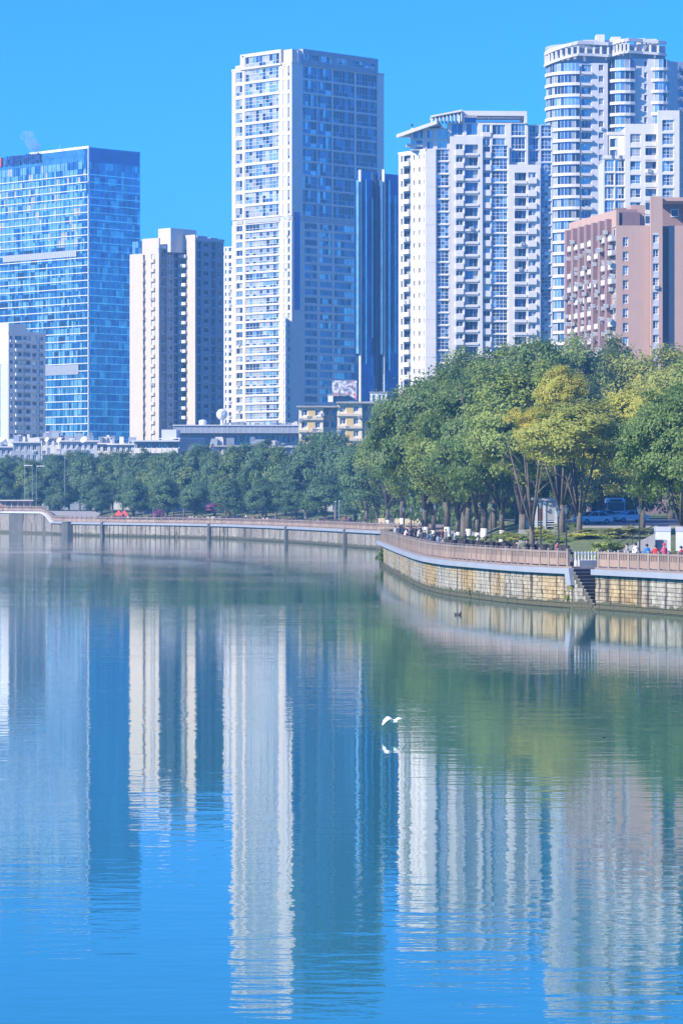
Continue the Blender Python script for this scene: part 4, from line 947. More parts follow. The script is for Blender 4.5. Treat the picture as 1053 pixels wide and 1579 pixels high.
# embankment walls
def wall_thing(name, label, s0, s1):
    x, y, _ = bank((s0+s1)/2); return thing(name, label, 'river wall', (x, y, 0))
def wall_core(t, s0, s1, zt=2.5, zfun=None):
    w = MB(); strip('', s0, s1, .12, .9, -1.5, zt, M['joint'], 1.5, mb=w, zfun=zfun); w.build('wall_core', t)
def ledge(t, s0, s1, zfun=None, mat='ledge'):
    w = MB(); strip('', s0, s1, -.38, .9, 2.52, 2.93, M[mat], 1.5, mb=w, zfun=zfun); strip('', s0, s1, -.05, .6, 2.931, 3.06, M['railtop'], 1.5, mb=w, zfun=zfun); w.build('ledge', t)
NS = [0]; STUFF = MB()
def masonry(t, s0, s1, bw, bh, single):
    row = 0; z = -.3; off = t.location
    pre = {}
    while z < 2.5-.02:
        h = min(bh*rnd.uniform(.9, 1.12), 2.515-z)
        s = s0-(bw*.5 if row % 2 else 0)
        while s < s1:
            L_ = bw*rnd.uniform(.75, 1.25); a, e = max(s, s0), min(s+L_, s1); s += L_
            if e-a < .15: continue
            xm, ym, an = bank((a+e)/2, 0)
            mb = MB() ; o = rnd.uniform(-.035, .02); pr = rnd.uniform(0, .02)
            hw = (e-a)/2-.018
            c = [(-hw, o), (hw, o), (hw, .2), (-hw, .2)]
            ca, sa = math.cos(an), math.sin(an)
            if single and NS[0] < 300 and z > -.1 and a > SINGLE_FROM:
                key = (round(hw*2, 0), round(h, 1), rnd.randrange(3))
                if key not in pre:
                    g = MB(); bv = .03
                    g.hexa([(-.5, .2, 0), (.5, .2, 0), (.5, .25, 0), (-.5, .25, 0), (-.5, .2, 1), (.5, .2, 1), (.5, .25, 1), (-.5, .25, 1)], M['stone'])
                    g.face([(-.47, 0, .06), (.47, 0, .06), (.47, 0, .94), (-.47, 0, .94)], M['stone'])
                    for p, q in (((-.5, 0), (.5, 0)), ((.5, 0), (.5, 1)), ((.5, 1), (-.5, 1)), ((-.5, 1), (-.5, 0))):
                        ip = (p[0]*.94, .06 if p[1] == 0 else .94); iq = (q[0]*.94, .06 if q[1] == 0 else .94)
                        g.face([(p[0], .05, p[1]), (q[0], .05, q[1]), (iq[0], 0, iq[1]), (ip[0], 0, ip[1])], M['stone'])
                        g.face([(p[0], .2, p[1]), (q[0], .2, q[1]), (q[0], .05, q[1]), (p[0], .05, p[1])], M['stone'])
                    pre[key] = g.mesh('stone')
                link('stone', pre[key], t, Vector((xm-sa*o*-1, ym-ca*o, z+.012))-off, an, (hw*2, 1, h-.024)); NS[0] += 1
            else:
                P4 = [(xm+cx*ca-cy*sa, ym+cx*sa+cy*ca) for cx, cy in c]
                mb2 = STUFFS.setdefault(t.name, MB())
                mb2.hexa([(px, py, z+.015) for px, py in P4]+[(px, py, z+h-.015) for px, py in P4], M['stone'])
        z += h; row += 1
STUFFS = {}
tN = wall_thing('river_wall', 'stained cream stone river wall left of the water steps, curving away under the rail', S_NEAR-6, S_ST0)
tR = wall_thing('river_wall', 'mossy stone block river wall right of the water steps', S_ST1, S_END)
SINGLE_FROM = S_ST0-14
for t, a, e in ((tN, S_NEAR-6, S_ST0), (tR, S_ST1, S_END)):
    wall_core(t, a, e); ledge(t, a, e)
masonry(tR, S_ST1, S_ST1+30, 1.15, .3, True)
masonry(tN, S_NEAR-1, S_ST0, 1.15, .3, True)
# raking end of the ledge by the steps and the cheeks of the recess
for t, s_, dirn in ((tN, S_ST0, 1), (tR, S_ST1, -1)):
    w = MB(); x, y, an = bank(s_, 0); f = Fr((x, y), math.degrees(an)); 
    w.fbox(f, (-.9 if dirn > 0 else .01), (-.01 if dirn > 0 else .9), .1, 5.2, -1.5, 2.51, M['stone'])
    if dirn > 0:
        p = [f.at(-.6, -.42), f.at(.15, -.42), f.at(.15, .1), f.at(-.6, .1)]; q = [f.at(-.15, -.42), f.at(.5, -.42), f.at(.5, .1), f.at(-.15, .1)]
        w.hexa([(a_, b_, 1.7) for a_, b_ in q]+[(a_, b_, 2.94) for a_, b_ in p], M['ledge'])
    w.build('stair_cheek', t)
for nme, mb in STUFFS.items():
    t = bpy.data.objects[nme]; mb.build('stone_blocks', t, kind='stuff')
# water steps
xm, ym, an = bank((S_ST0+S_ST1)/2); f = Fr((xm, ym), math.degrees(an)); Wst = S_ST1-S_ST0
tS = thing('water_steps', 'dark mossy stone steps cut into the river wall down to the water', 'steps', (xm, ym, 0))
ds = Wst/12
for k in range(12):
    w = MB(); z = 3.0-.245*(k+.6); a0 = -Wst/2+.01+k*ds; w.fbox(f, a0, a0+ds, .0, 4.4, -1.2, z, M['step']); w.fbox(f, a0+.04, a0+ds+.05, -.03, 4.4, z+.001, z+.06, M['post']); w.build('step', tS)
w = MB(); zz = -.2
row = 0
while zz < 2.6:
    a = -Wst/2+(.2 if row % 2 else 0)
    while a < Wst/2-.05:
        e = min(a+rnd.uniform(.35, .6), Wst/2-.02); kk = int((e+Wst/2)/ds)
        if 3.0-.245*(kk+.6) > zz+.25: w.fbox(f, a+.012, e-.012, -.05+rnd.uniform(-.02, .02), .02, zz+.012, zz+.27, M['stone'])
        a = e
    zz += .285; row += 1
w.build('stone_blocks', tS, kind='stuff')
# short metal fence round the head of the steps
tF = thing('metal_fence', 'pale grey metal picket fence at the head of the water steps', 'fence', (xm, ym, 3))
for k in range(17):
    x, y, _ = bank(S_ST0-.5, .5+4.4*k/16); w = MB(); w.tube([(0, 0, 0), (0, 0, 1.15)], .045, M['whitepaint'], 5); link('picket', w.mesh('picket'), tF, (x-xm, y-ym, 0))
w = MB(); p0, p1 = bank(S_ST0-.5, .5), bank(S_ST0-.5, 4.9); ff = Fr((p0[0], p0[1]), math.degrees(math.atan2(p1[1]-p0[1], p1[0]-p0[0])))
for z in (.15, 1.0): w.fbox(ff, 0, 4.4, -.03, .03, 3+z, 3+z+.07, M['whitepaint'])
w.build('rail', tF)
# far wall
tL = wall_thing('river_wall', 'long low far river wall of pale panels with dark joints, from the stairs to the bend', S_T1, S_FAR1)
tT = wall_thing('terrace_wall', 'high stained terrace wall of the left bank with a stair parapet going down', 0, S_T1)
e0 = S_NEAR-5.9
wall_core(tL, S_T1, e0); ledge(tL, S_T1, e0, mat='ledge')
pan = {}; s = S_T1+.3; i = 0
while s < S_FAR1+16:
    L_ = 2.0*rnd.uniform(.9, 1.1); x, y, an = bank(s+L_/2); k = i % 4
    if k not in pan: g = MB(); g.box(-.46, .46, rnd.uniform(-.03, .02), .2, 0, 1, M['stonefar']); pan[k] = g.mesh('wall_panel')
    link('wall_panel', pan[k], tL, Vector((x, y, .12))-tL.location, an, (L_, 1, 2.36)); s += L_; i += 1
for u in (106, 160, 325, 444, 535):
    ss = s_at(u, False); x, y, an = bank(ss); g = MB(); wd = 5 if u == 106 else 1.1; g.box(-wd/2, wd/2, -.6 if u != 106 else -1.0, .3, -1, 2.94, M['darkconc']); g.box(-wd/2-.1, wd/2+.1, -.7 if u != 106 else -1.2, .3, 2.95, 3.05, M['concrete'])
    link('buttress', g.mesh('buttress'), tL, Vector((x, y, 0))-tL.location, an)
w = MB(); strip('', 0, S_T1, .0, .9, -1.5, 2.5, M['stonefar'], 1.5, mb=w, zfun=zter); w.build('wall_face', tT)
w = MB(); strip('', 0, S_T1, -.3, .5, 2.51, 2.9, M['lavender'], 1.0, mb=w, zfun=zter); w.build('ledge', tT)
for u0, u1 in ((14, 34), (66, 70)):
    w = MB(); strip('', s_at(u0, False), s_at(u1, False), -.03, .1, -1, 2.4, M['darkconc'], 2, mb=w, zfun=zter); w.build('dark_panel', tT)  # darker concrete sheet laid on the wall face

# railings
def railing(name, label, s0, s1, bay, zfun=None, detail=True, dd=.25):
    x, y, _ = bank((s0+s1)/2); t = thing(name, label, 'railing', (x, y, 3)); zf_ = zfun or (lambda s: 0); n = int((s1-s0)/bay)
    pm = MB(); pm.box(-.11, .11, -.11, .11, 0, 1.22, M['post']); pm.box(-.14, .14, -.14, .14, 1.221, 1.3, M['post']); pme = pm.mesh('post')
    pms = []
    for q in range(3):
        g = MB(); hw = bay/2-.12; g.box(-hw, hw, -.06, .06, .08, .58, M['railstone']); g.box(-hw, hw, -.09, .09, .98, 1.14, M['railtop'])
        nb = 5 if detail else 4
        for k in range(nb): a = -hw+2*hw*(k+.5)/nb; g.box(a-.07, a+.07, -.05, .05, .581, .979, M['railstone'])
        pms.append(g.mesh('rail_panel'))
    for k in range(n+1):
        s = s0+k*bay; x, y, an = bank(s, dd); link('post', pme, t, Vector((x, y, 3.06+zf_(s)))-t.location, an)
        if k < n:
            a, b_ = bank(s, dd), bank(s+bay, dd); x, y = (a[0]+b_[0])/2, (a[1]+b_[1])/2; an = math.atan2(b_[1]-a[1], b_[0]-a[0]); za, zb = zf_(s), zf_(s+bay)
            o = link('rail_panel', pms[rnd.randrange(3)], t, Vector((x, y, 3.06+(za+zb)/2))-t.location, an)
            o.rotation_euler = (0, -math.atan2(zb-za, bay), an)
    return t
railing('stone_railing', 'pink stone railing with square posts along the promenade left of the steps', S_NEAR-5, S_ST0-.1, 1.62)
railing('stone_railing', 'pink stone railing on the promenade right of the water steps', S_ST1+.15, S_ST1+45, 1.62)
railing('stone_railing', 'long distant railing along the far river wall', S_T1, S_NEAR-6, 3.0, detail=False)
railing('stone_railing', 'railing on the high left terrace and down its stair', max(0, S_FAR0-20), S_T1, 2.4, zter, False)

# ------------------------------------------------------------------ trees
import numpy as np
def leaf_mat(name, a, b_, c, tr=.45):
    m = bpy.data.materials.new(name); m.use_nodes = True; nt = m.node_tree; nt.nodes.clear()
    out = nt.nodes.new('ShaderNodeOutputMaterial'); d = nt.nodes.new('ShaderNodeBsdfPrincipled'); t = nt.nodes.new('ShaderNodeBsdfTranslucent'); mxs = nt.nodes.new('ShaderNodeMixShader')
    v = coord(nt); col = mixnode(nt, ramp(nt, noise(nt, v, .45, 4, .65), .35, .65), a, b_)
    col = mixnode(nt, ramp(nt, noise(nt, v, 1.9, 3, .7), .55, .75), col, c)
    oi = nt.nodes.new('ShaderNodeObjectInfo'); col = mixnode(nt, 1.0, col, ramp(nt, oi.outputs['Random'], 0, 1, (.72, .78, .75), (1.1, 1.05, 1)), 'MULTIPLY')
    nt.links.new(col, d.inputs['Base Color']); d.inputs['Roughness'].default_value = .55; nt.links.new(col, t.inputs['Color'])
    mxs.inputs[0].default_value = tr; nt.links.new(d.outputs[0], mxs.inputs[1]); nt.links.new(t.outputs[0], mxs.inputs[2]); nt.links.new(mxs.outputs[0], out.inputs[0]); return m
LM = {'dark': leaf_mat('dark_green_leaves', (.15, .25, .07), (.24, .34, .09), (.38, .46, .12)),
      'mid': leaf_mat('mid_green_leaves', (.22, .31, .08), (.36, .45, .11), (.52, .58, .16)),
      'yg': leaf_mat('yellow_green_leaves', (.36, .42, .08), (.60, .58, .12), (.80, .70, .15)),
      'yellow': leaf_mat('yellow_leaves', (.60, .58, .10), (.70, .62, .12), (.40, .46, .10)) if True else leaf_mat('x', (0.576, 0.461, 0.086), (0.720, 0.547, 0.101), (0.432, 0.432, 0.086)),
      'bright': leaf_mat('bright_green_leaves', (.17, .29, .07), (.27, .38, .10), (.40, .48, .14)),
      'olive': leaf_mat('grey_olive_leaves', (.28, .32, .10), (.38, .39, .13), (.52, .48, .17)) if True else leaf_mat('x', (0.254, 0.293, 0.156), (0.351, 0.370, 0.176), (0.468, 0.429, 0.176)),
      'far': leaf_mat('far_green_leaves', (.11, .22, .10), (.18, .30, .12), (.25, .37, .13)),
      'pink': leaf_mat('pink_blossom', (.35, .12, .30), (.45, .20, .38), (.2, .12, .14))}
def crown_mesh(seed, clumps, per, leaf, lobes=6, flat=.0, spread=.17):
    r = np.random.RandomState(seed)
    lb = [(np.zeros(3), .78)]
    for k in range(lobes):
        a = 2*math.pi*(k+r.rand()*.6)/lobes; z = r.uniform(-.45, .5); q = r.uniform(.35, .6)
        lb.append((np.array([math.cos(a)*q, math.sin(a)*q, z]), r.uniform(.36, .52)))
    lb.append((np.array([0, 0, .5]), .45))
    cs = []
    while len(cs) < clumps:
        c, q = lb[r.randint(len(lb))]; d = r.normal(size=3); d /= np.linalg.norm(d); d[2] = abs(d[2])*.9-.12 if r.rand() < .35 else d[2]
        p = c+d*q*r.uniform(.72, 1.03)
        if p[2] < -.95: continue
        cs.append(p)
    P = []; 
    for p in cs:
        n = int(per*r.uniform(.6, 1.4)); s = spread*r.uniform(.6, 1.25); q = r.normal(size=(n, 3))*s*np.array([1, 1, .62]); P.append(p+q*.62)
    C = np.concatenate(P); n = len(C)
    out = C/np.maximum(1e-6, np.linalg.norm(C, axis=1))[:, None]
    nrm = out*1.0+r.normal(size=(n, 3))*.42+np.array([0, 0, .3]); nrm /= np.linalg.norm(nrm, axis=1)[:, None]
    t = np.cross(nrm, r.normal(size=(n, 3))); t /= np.linalg.norm(t, axis=1)[:, None]; b = np.cross(nrm, t)
    s = leaf*r.uniform(.55, 1.35, size=(n, 1)); V = np.stack([C-t*s, C-b*s*.55, C+t*s, C+b*s*.55], axis=1).reshape(-1, 3)
    me = bpy.data.meshes.new('crown'); me.vertices.add(n*4); me.vertices.foreach_set('co', V.astype('f').ravel()); me.loops.add(n*4); me.loops.foreach_set('vertex_index', np.arange(n*4, dtype='i'))
    me.polygons.add(n); me.polygons.foreach_set('loop_start', np.arange(0, n*4, 4, dtype='i')); me.polygons.foreach_set('loop_total', np.full(n, 4, dtype='i')); me.update(); me.materials.append(LM['mid']); return me
CR = [crown_mesh(3+k, 210, 190, .026, 6+k % 3, spread=.14) for k in range(5)]
CRF = [crown_mesh(40+k, 150, 120, .040, 5+k % 3) for k in range(4)]
CRS = crown_mesh(77, 230, 140, .022, 9, spread=.11)
SHR = [crown_mesh(90+k, 40, 55, .09, 4) for k in range(3)]
m, nt, b = nodes('bark'); v = coord(nt); c = mixnode(nt, ramp(nt, noise(nt, coord(nt, (1, 1, .3)), 3, 4), .35, .7), (.16, .14, .115), (.07, .06, .05)); nt.links.new(c, b.inputs['Base Color']); pset(b, Roughness=.9); bump(nt, b, noise(nt, v, 8, 3), .6, .1); M['bark'] = m
M['lime'] = mat_flat('lime_wash_on_bark', (.62, .62, .58), .85)
def trunk_mesh(seed, limbs, lime, h=1.0, r0=.05, split=.38):
    """unit-height tree: forks at `split`, limbs reach into the crown"""
    r = random.Random(seed); w = MB()
    a = [(0, 0, -.03), (0, 0, .03), (r.uniform(-.01, .01), 0, .17)]
    if lime:
        w.tube([(0, 0, -.02), (0, 0, .03), (.002, 0, .085)], [r0*1.25, r0, r0*.93], M['lime'], 9)
        w.tube([(.002, 0, .0851), (a[2][0], 0, .17), (r.uniform(-.02, .02), r.uniform(-.02, .02), split)], [r0*.93, r0*.85, r0*.72], M['bark'], 9)
    else: w.tube([(0, 0, -.03), (0, 0, .03), (a[2][0], 0, .17), (r.uniform(-.02, .02), r.uniform(-.02, .02), split)], [r0*1.3, r0, r0*.86, r0*.72], M['bark'], 9)
    for k in range(limbs):
        t = 2*math.pi*(k+r.random()*.5)/limbs; q = r.uniform(.10, .26); z0 = split*r.uniform(.72, .98); top = r.uniform(.62, .9)
        p0 = Vector((0, 0, z0)); p1 = Vector((math.cos(t)*q*.45, math.sin(t)*q*.45, lerp(z0, top, .4))); p2 = Vector((math.cos(t)*q, math.sin(t)*q, top))
        w.tube([p0, p1, p2], [r0*.55, r0*.36, r0*.12], M['bark'], 6)
        for j in range(3):
            t2 = t+r.uniform(-1, 1); b0 = p1.lerp(p2, r.uniform(.0, .6)); b1 = b0+Vector((math.cos(t2)*.13, math.sin(t2)*.13, r.uniform(.03, .14))); w.tube([b0, (b0+b1)/2+Vector((0, 0, .01)), b1], [r0*.2, r0*.13, r0*.04], M['bark'], 5)
    return w.mesh('trunk', True)
TR = [trunk_mesh(5+k, 5, False, r0=.018, split=.22) for k in range(3)]; TRL = [trunk_mesh(15+k, 5, True, r0=.020, split=.22) for k in range(3)]; TRB = [trunk_mesh(31+k, 6, False, r0=.021, split=.15) for k in range(3)]
def tree(label, x, y, zb, ztop, rx, kind, crown, trunk, crown_h=None, rz=None, group=None, name='tree', ry=None, ax=0):
    t = thing(name, label, 'tree', (x, y, zb), rnd.uniform(0, 6.28) if rz is None else rz, group)
    h = ztop-zb; tm = link('trunk', trunk, t, (0, 0, -.1), 0, (h, h, h)); ch = crown_h or h*.62
    c = link('crown', crown, t, (ax, 0, h-ch/2*.98), 0, (rx, ry or rx, ch/2)); c.material_slots[0].link = 'OBJECT'; c.material_slots[0].material = LM[kind]; return t
# right bank: (u, distance, v of the top, crown radius m, leaf, crown height, trunk set, crown set, label)
def gz(u, D): return max(2.95, gh(X(u, D), D))
RT = [
 (598, 566, 650, 6.0, 'mid', 17, TRL, CR, 'small green tree at the far left tip of the tree mass, over the bend'),
 (620, 558, 612, 7.2, 'mid', 22, TRL, CR, 'green tree with a drooping left edge above the standing group'),
 (648, 552, 590, 7.4, 'mid', 24, TRL, CR, 'green tree second from the left end of the lamp row'),
 (656, 400, 572, 6.4, 'dark', 17, TRL, CR, 'dark green tree rising in front of the white complex, leftmost high crown'),
 (668, 402, 640, 5.4, 'mid', 12, TRL, CR, 'mid-green tree above the people at the rail, lime-washed trunk third in the row'),
 (690, 392, 560, 6.4, 'dark', 18, TRL, CR, 'tall dark green tree under the blue glass strip of the white complex'),
 (706, 386, 640, 5.4, 'mid', 12, TRL, CR, 'round mid-green crown over the fourth lime-washed trunk'),
 (722, 380, 575, 6.4, 'mid', 16, TRL, CR, 'green tree in the middle of the lime-washed row'),
 (736, 374, 632, 5.4, 'mid', 12, TRL, CR, 'low green crown over the sixth lime-washed trunk'),
 (746, 366, 545, 6.6, 'dark', 19, TRL, CR, 'tall dark green tree with a thick lime-washed trunk'),
 (774, 352, 605, 6.2, 'bright', 12, TRL, CR, 'blue-green bright tree with a white trunk in the clipped shrubs'),
 (805, 338, 560, 6.8, 'mid', 16, TRB, CR, 'big green tree with a fan of dark limbs left of the columned gate'),
 (760, 420, 522, 7.0, 'dark', 16, TRB, CR, 'high dark crown behind the row, left of the ridge top'),
 (800, 408, 512, 7.0, 'dark', 16, TRB, CR, 'dark crown on the ridge, below the blue right end of the white complex'),
 (842, 395, 506, 7.2, 'dark', 18, TRB, CR, 'highest dark green crown, under the curved tower'),
 (716, 425, 535, 6.6, 'dark', 14, TRB, CR, 'dark crown with gaps, over the white framed balcony column'),
 (885, 480, 520, 8.4, 'mid', 16, TRB, CR, 'green crown below the left corner of the red building'),
 (925, 486, 522, 7.8, 'dark', 14, TRB, CR, 'dark green crown against the foot of the red wall windows'),
 (955, 490, 517, 4.8, 'dark', 9, TRB, CR, 'small dark dense crown standing up before the red building'),
 (866, 476, 560, 8.0, 'yg', 18, TRB, CR, 'green and gold tree above the columned gate'),
 (866, 318, 563, 3.1, 'yellow', 6.5, TRB, CR, 'bright yellow crown at the left of the autumn trees'),
 (820, 312, 630, 2.2, 'yellow', 3.6, TRB, CR, 'tiny bright yellow crown low among green leaves'),
 (908, 474, 570, 7.6, 'yg', 18, TRB, CR, 'yellow-green tree in the middle of the autumn trees'),
 (893, 306, 610, 5.8, 'yg', 9.5, TRB, CR, 'forked dark-trunked tree with thin yellow-green leaves beside the parked car'),
 (985, 480, 534, 9.2, 'yg', 16, TRB, CR, 'large yellow-green crown under the grey recess of the red building'),
 (1035, 476, 532, 9.4, 'yg', 16, TRB, CR, 'yellow-green crown at the right edge below the red wall'),
 (955, 478, 600, 8.0, 'yg', 12.5, TRB, [CRS], 'half bare yellow-green tree with pale branches above the bus'),
 (990, 336, 575, 6.6, 'yg', 13, TRB, [CRS], 'wide yellow-green tree with a dark trunk behind the concrete stair'),
 (1050, 268, 600, 4.6, 'bright', 10.6, TRL, CR, 'bright fresh green tree at the right edge over the white hoarding'),
 (1078, 280, 570, 6.0, 'bright', 14, TRL, CR, 'bright green crown cut by the right edge of the picture'),
 (1105, 330, 530, 8.0, 'mid', 18, TRB, CR, 'green tree just outside the right edge'),
]
for i, (u, D, v, r_, k, ch, trs, crs, lab) in enumerate(RT):
    zt = Z(v, D); vb = 750 if u == 893 else 815 if k == 'bright' and u > 1000 else 784 if u < 650 else 778 if D == 338 else 790; ch = min(zt-Z(vb, D), zt-gz(u, D)-.5) if not (k == 'yellow' or u == 955 and r_ < 4) else ch; r_ *= 1.08; tree(lab, X(u, D), D, gz(u, D), zt, r_, k, crs[i % len(crs)], trs[i % len(trs)], ch, group='trees of the right bank' if False else None)
for i, (u, D, v) in enumerate(((596, 600, 690), (618, 590, 668), (650, 585, 650), (684, 520, 640), (720, 500, 640), (760, 490, 640), (800, 500, 640), (845, 520, 650), (890, 530, 660), (940, 530, 650), (990, 540, 650), (1040, 530, 650), (1090, 530, 650))):
    near = ('the bend', 'the standing group', 'the second group', 'the lamp row', 'the lime-washed trunks', 'the thick lime-washed trunk', 'the fan of limbs', 'the columned gate', 'the forked trunk', 'the bus', 'the pale car', 'the hoarding', 'the right edge')[i]
    tree(f'dim green background tree seen through the trunks behind {near}', X(u, D), D, gh(X(u, D), D)-.3, Z(v, D), 6.8, 'dark', CRF[i % 4], TR[i % 3], (Z(v, D)-gh(X(u, D), D))*1.12)
# far bank
tops = [(-40, 700), (0, 706), (40, 716), (70, 712), (110, 703), (160, 708), (215, 700), (245, 712), (280, 700), (310, 690), (345, 700), (380, 684), (400, 680), (430, 690), (455, 700), (470, 672), (490, 664), (520, 668), (545, 684), (580, 690)]
u = -34; i = 0; ordn = []
while u < 585:
    sb = s_at(max(-100, min(u, 574)), False, 24); yb = bank(sb, 24)[1] if u < 560 else 560
    D = yb+rnd.uniform(-4, 16); vt = interp(tops, u)+rnd.uniform(-9, 5)-(5 if u < 330 else 0); r_ = rnd.uniform(4.0, 5.4)
    near = min((('the red canopy', 182), ('the stair parapet', 75), ('the pink blossom', 320), ('the pavilion', 25), ('the bend', 560), ('the yellow flats', 500), ('the balcony block', 240), ('the flat hall roof', 400), ('the white boards', 130)), key=lambda t_: abs(t_[1]-u))
    tree('%s %s tree of the far bank %s %s' % (('round', 'spreading', 'tall', 'bushy')[i % 4], ('blue-green', 'dark green', 'hazy green')[i % 3], 'left of' if u < near[1]-4 else 'right of' if u > near[1]+4 else 'by', near[0]), X(u, D), D, gh(X(u, D), D), Z(vt, D), r_*rnd.uniform(.85, 1.2), ('far', 'far', 'far', 'dark')[i*7 % 4], CRF[i % 4], TR[i % 3], (Z(vt, D)-GZ)*.93, group='trees along the far bank')
    u += rnd.uniform(13, 18); i += 1
for j, (u, vt, r_) in enumerate(((10, 735, 4), (55, 742, 4), (95, 740, 4.4), (150, 735, 4.6), (205, 738, 4.4), (258, 735, 4.6), (300, 742, 4), (355, 738, 4.6), (405, 735, 4.6), (450, 738, 4.6), (500, 730, 4.8), (550, 735, 4.4))):
    D = bank(s_at(min(u, 572), False, 16), 16)[1]; tree(f'low front-row tree of the far bank, {["first","second","third","fourth","fifth","sixth","seventh","eighth","ninth","tenth","eleventh","twelfth"][j]} from the left', X(u, D), D, gh(X(u, D), D)-.2, Z(vt, D), r_, 'far', CRF[(j+1) % 4], TR[j % 3], (Z(vt, D)-4)*.98, group='front row of far trees')
for k, u in enumerate((245, 312, 330)):
    D = 712; lab = ('small pink blossoming tree left of the pale garden wall', 'pink blossoming tree, left of the two by the buttress', 'pink blossoming tree, right of the two by the buttress')[k]
    tree(lab, X(u, D), D, gh(X(u, D), D), Z(776 if k else 783, D), 2.6 if k else 1.8, 'pink', SHR[k], TR[k], 2.6, name='blossom_tree')

# shrubs
def shrub(u, D, r_, h, kind, lab, k=0, zb=None):
    t = thing('shrub', lab, 'shrub', (X(u, D), D, (zb if zb is not None else gz(u, D))-.1), rnd.random()*6)
    w = MB(); 
    for q in range(4): a = q*1.6; w.tube([(0, 0, 0), (math.cos(a)*r_*.3, math.sin(a)*r_*.3, h*.5)], [.05, .02], M['bark'], 5)
    w.build('stem', t, off=(0, 0, 0)); c = link('foliage', SHR[k % 3], t, (0, 0, h*.5), 0, (r_, r_, h*.56)); c.material_slots[0].link = 'OBJECT'; c.material_slots[0].material = LM[kind]
names = ['clipped shrub at the foot of the %s' % s for s in ('thick lime-washed trunk', 'white-trunked tree', 'fan-limbed tree, left side', 'fan-limbed tree, right side', 'lamp post by the gate', 'concrete step wall', 'columned gate, left', 'columned gate, right')]
for i, (u, D, r_, h) in enumerate(((757, 355, 1.6, 1.1), (781, 345, 2.0, 1.3), (797, 330, 1.7, 1.1), (822, 318, 1.8, 1.0), (842, 312, 1.5, .8), (860, 300, 1.6, .7), (833, 330, 1.5, 1.0), (872, 322, 1.6, .9))):
    shrub(u, D, r_, h, 'mid' if i % 2 else 'yg', names[i], i)
shrub(933, 258, 1.5, 2.1, 'mid', 'pale-flecked bushy shrub right of the metal picket fence', 1, 3)
shrub(948, 262, 1.2, 1.5, 'olive', 'low olive shrub left of the concrete stair', 2, 3)
shrub(918, 300, 2.6, 1.0, 'yg', 'flat yellow-green bush on the lawn beside the forked tree', 0)
shrub(965, 300, 2.4, 1.3, 'olive', 'thin grey bush on the lawn below the road', 1)
shrub(1040, 250, 1.1, 1.1, 'olive', 'small dry bush in front of the white hoarding', 2, 3)
for i, u in enumerate((696, 712, 728, 742)): shrub(u, 385-(u-696)*.5, 1.2, 1.0, 'dark', 'dark low shrub between lime-washed trunks, %s of four' % ('leftmost', 'second', 'third', 'rightmost')[i], i)
# creepers on the wall by the steps
for i, (u, dd, z, r_) in enumerate(((591, -.3, 1.3, .9), (884, -.1, 1.5, .3), (876, -.1, .7, .25), (725, -.1, .5, .35))):
    x, y, _ = bank(s_at(u), dd); t = thing('wall_creeper', ('green creeper hanging at the far corner of the river wall', 'moss and fern tuft beside the water steps', 'small fern on the wall left of the water steps', 'dark weed tuft low on the ochre wall')[i], 'creeper', (x, y, z))
    c = link('foliage', SHR[i % 3], t, (0, 0, 0), 0, (r_, r_*.6, r_*1.3)); c.material_slots[0].link = 'OBJECT'; c.material_slots[0].material = LM['yg' if i in (1, 2) else 'dark']

# ------------------------------------------------------------------ road, gate, hoarding, stair
m = mat_flat('asphalt', (.085, .09, .10), .8); w = MB()
def sheet(w, x0, x1, y0, y1, dz, m, st=3.0):
    nx, ny = int((x1-x0)/st), int((y1-y0)/st)
    for i in range(nx):
        for j in range(ny):
            q = [(x0+(x1-x0)*(i+a)/nx, y0+(y1-y0)*(j+b_)/ny) for a, b_ in ((0, 0), (1, 0), (1, 1), (0, 1))]; w.face([(x, y, 5.08+dz) for x, y in q], m)
sheet(w, 23, 95, 338, 470, .04, m, 6); w.build('road', kind='structure')
w = MB(); w.box(22.7, 95, 337.6, 338, 4.4, 5.26, M['concrete']); w.build('kerb', kind='structure')
w = MB()
for y in (360, 392): 
    for k in range(9): w.face([(26+k*7, y, 5.125), (29+k*7, y, 5.125), (29+k*7, y+.2, 5.125), (26+k*7, y+.2, 5.125)], M['whitepaint'])
w.build('lane_marking', kind='structure')
D = 338; gx = X(812, D); t = thing('columned_gate', 'white columned gate with brown slatted screens behind the fan-limbed tree', 'gate', (gx, D, 4.9)); s = F/D
def P2(u): return X(u, D)-gx
GP = mat_flat('grey_white_paint', (.52, .53, .55), .5)
for u, wd in ((827, 4.0), (839.5, 4.5), (857, 4.5), (868, 4)):
    w = MB(); a = P2(u-wd/2); b_ = P2(u+wd/2); w.box(a, b_, 0, .35, 0, 2.95, GP); w.box(a-.04, b_+.04, -.04, .39, 2.6, 2.7, GP); w.box(a-.04, b_+.04, -.04, .39, 0, .2, M['lavender']); w.build('column', t, off=(0, 0, 0))
w = MB(); w.box(P2(812), P2(871), -.1, .5, 2.96, 3.25, GP); w.build('lintel', t, off=(0, 0, 0))
wood = mat_flat('brown_wood_slat', (.28, .13, .07), .6)
for u in [812+k*1.6 for k in range(34)]:
    w = MB(); w.box(-.035, .035, .1, .2, .9, 2.9, wood if u < 838 else GP); link('slat', w.mesh('slat'), t, (P2(u), 0, 0))
w = MB()
for z in (.25, .5, .75): w.box(P2(810), P2(868), .08, .24, z, z+.1, GP)
w.box(P2(812), P2(868), 1.5, 1.7, 0, 2.9, M['gl_mid']); w.build('screen_rail', t, off=(0, 0, 0))
t = thing('step_wall', 'low grey concrete retaining wall with a step below the columned gate', 'wall', (X(845, 330), 330, 3.2))
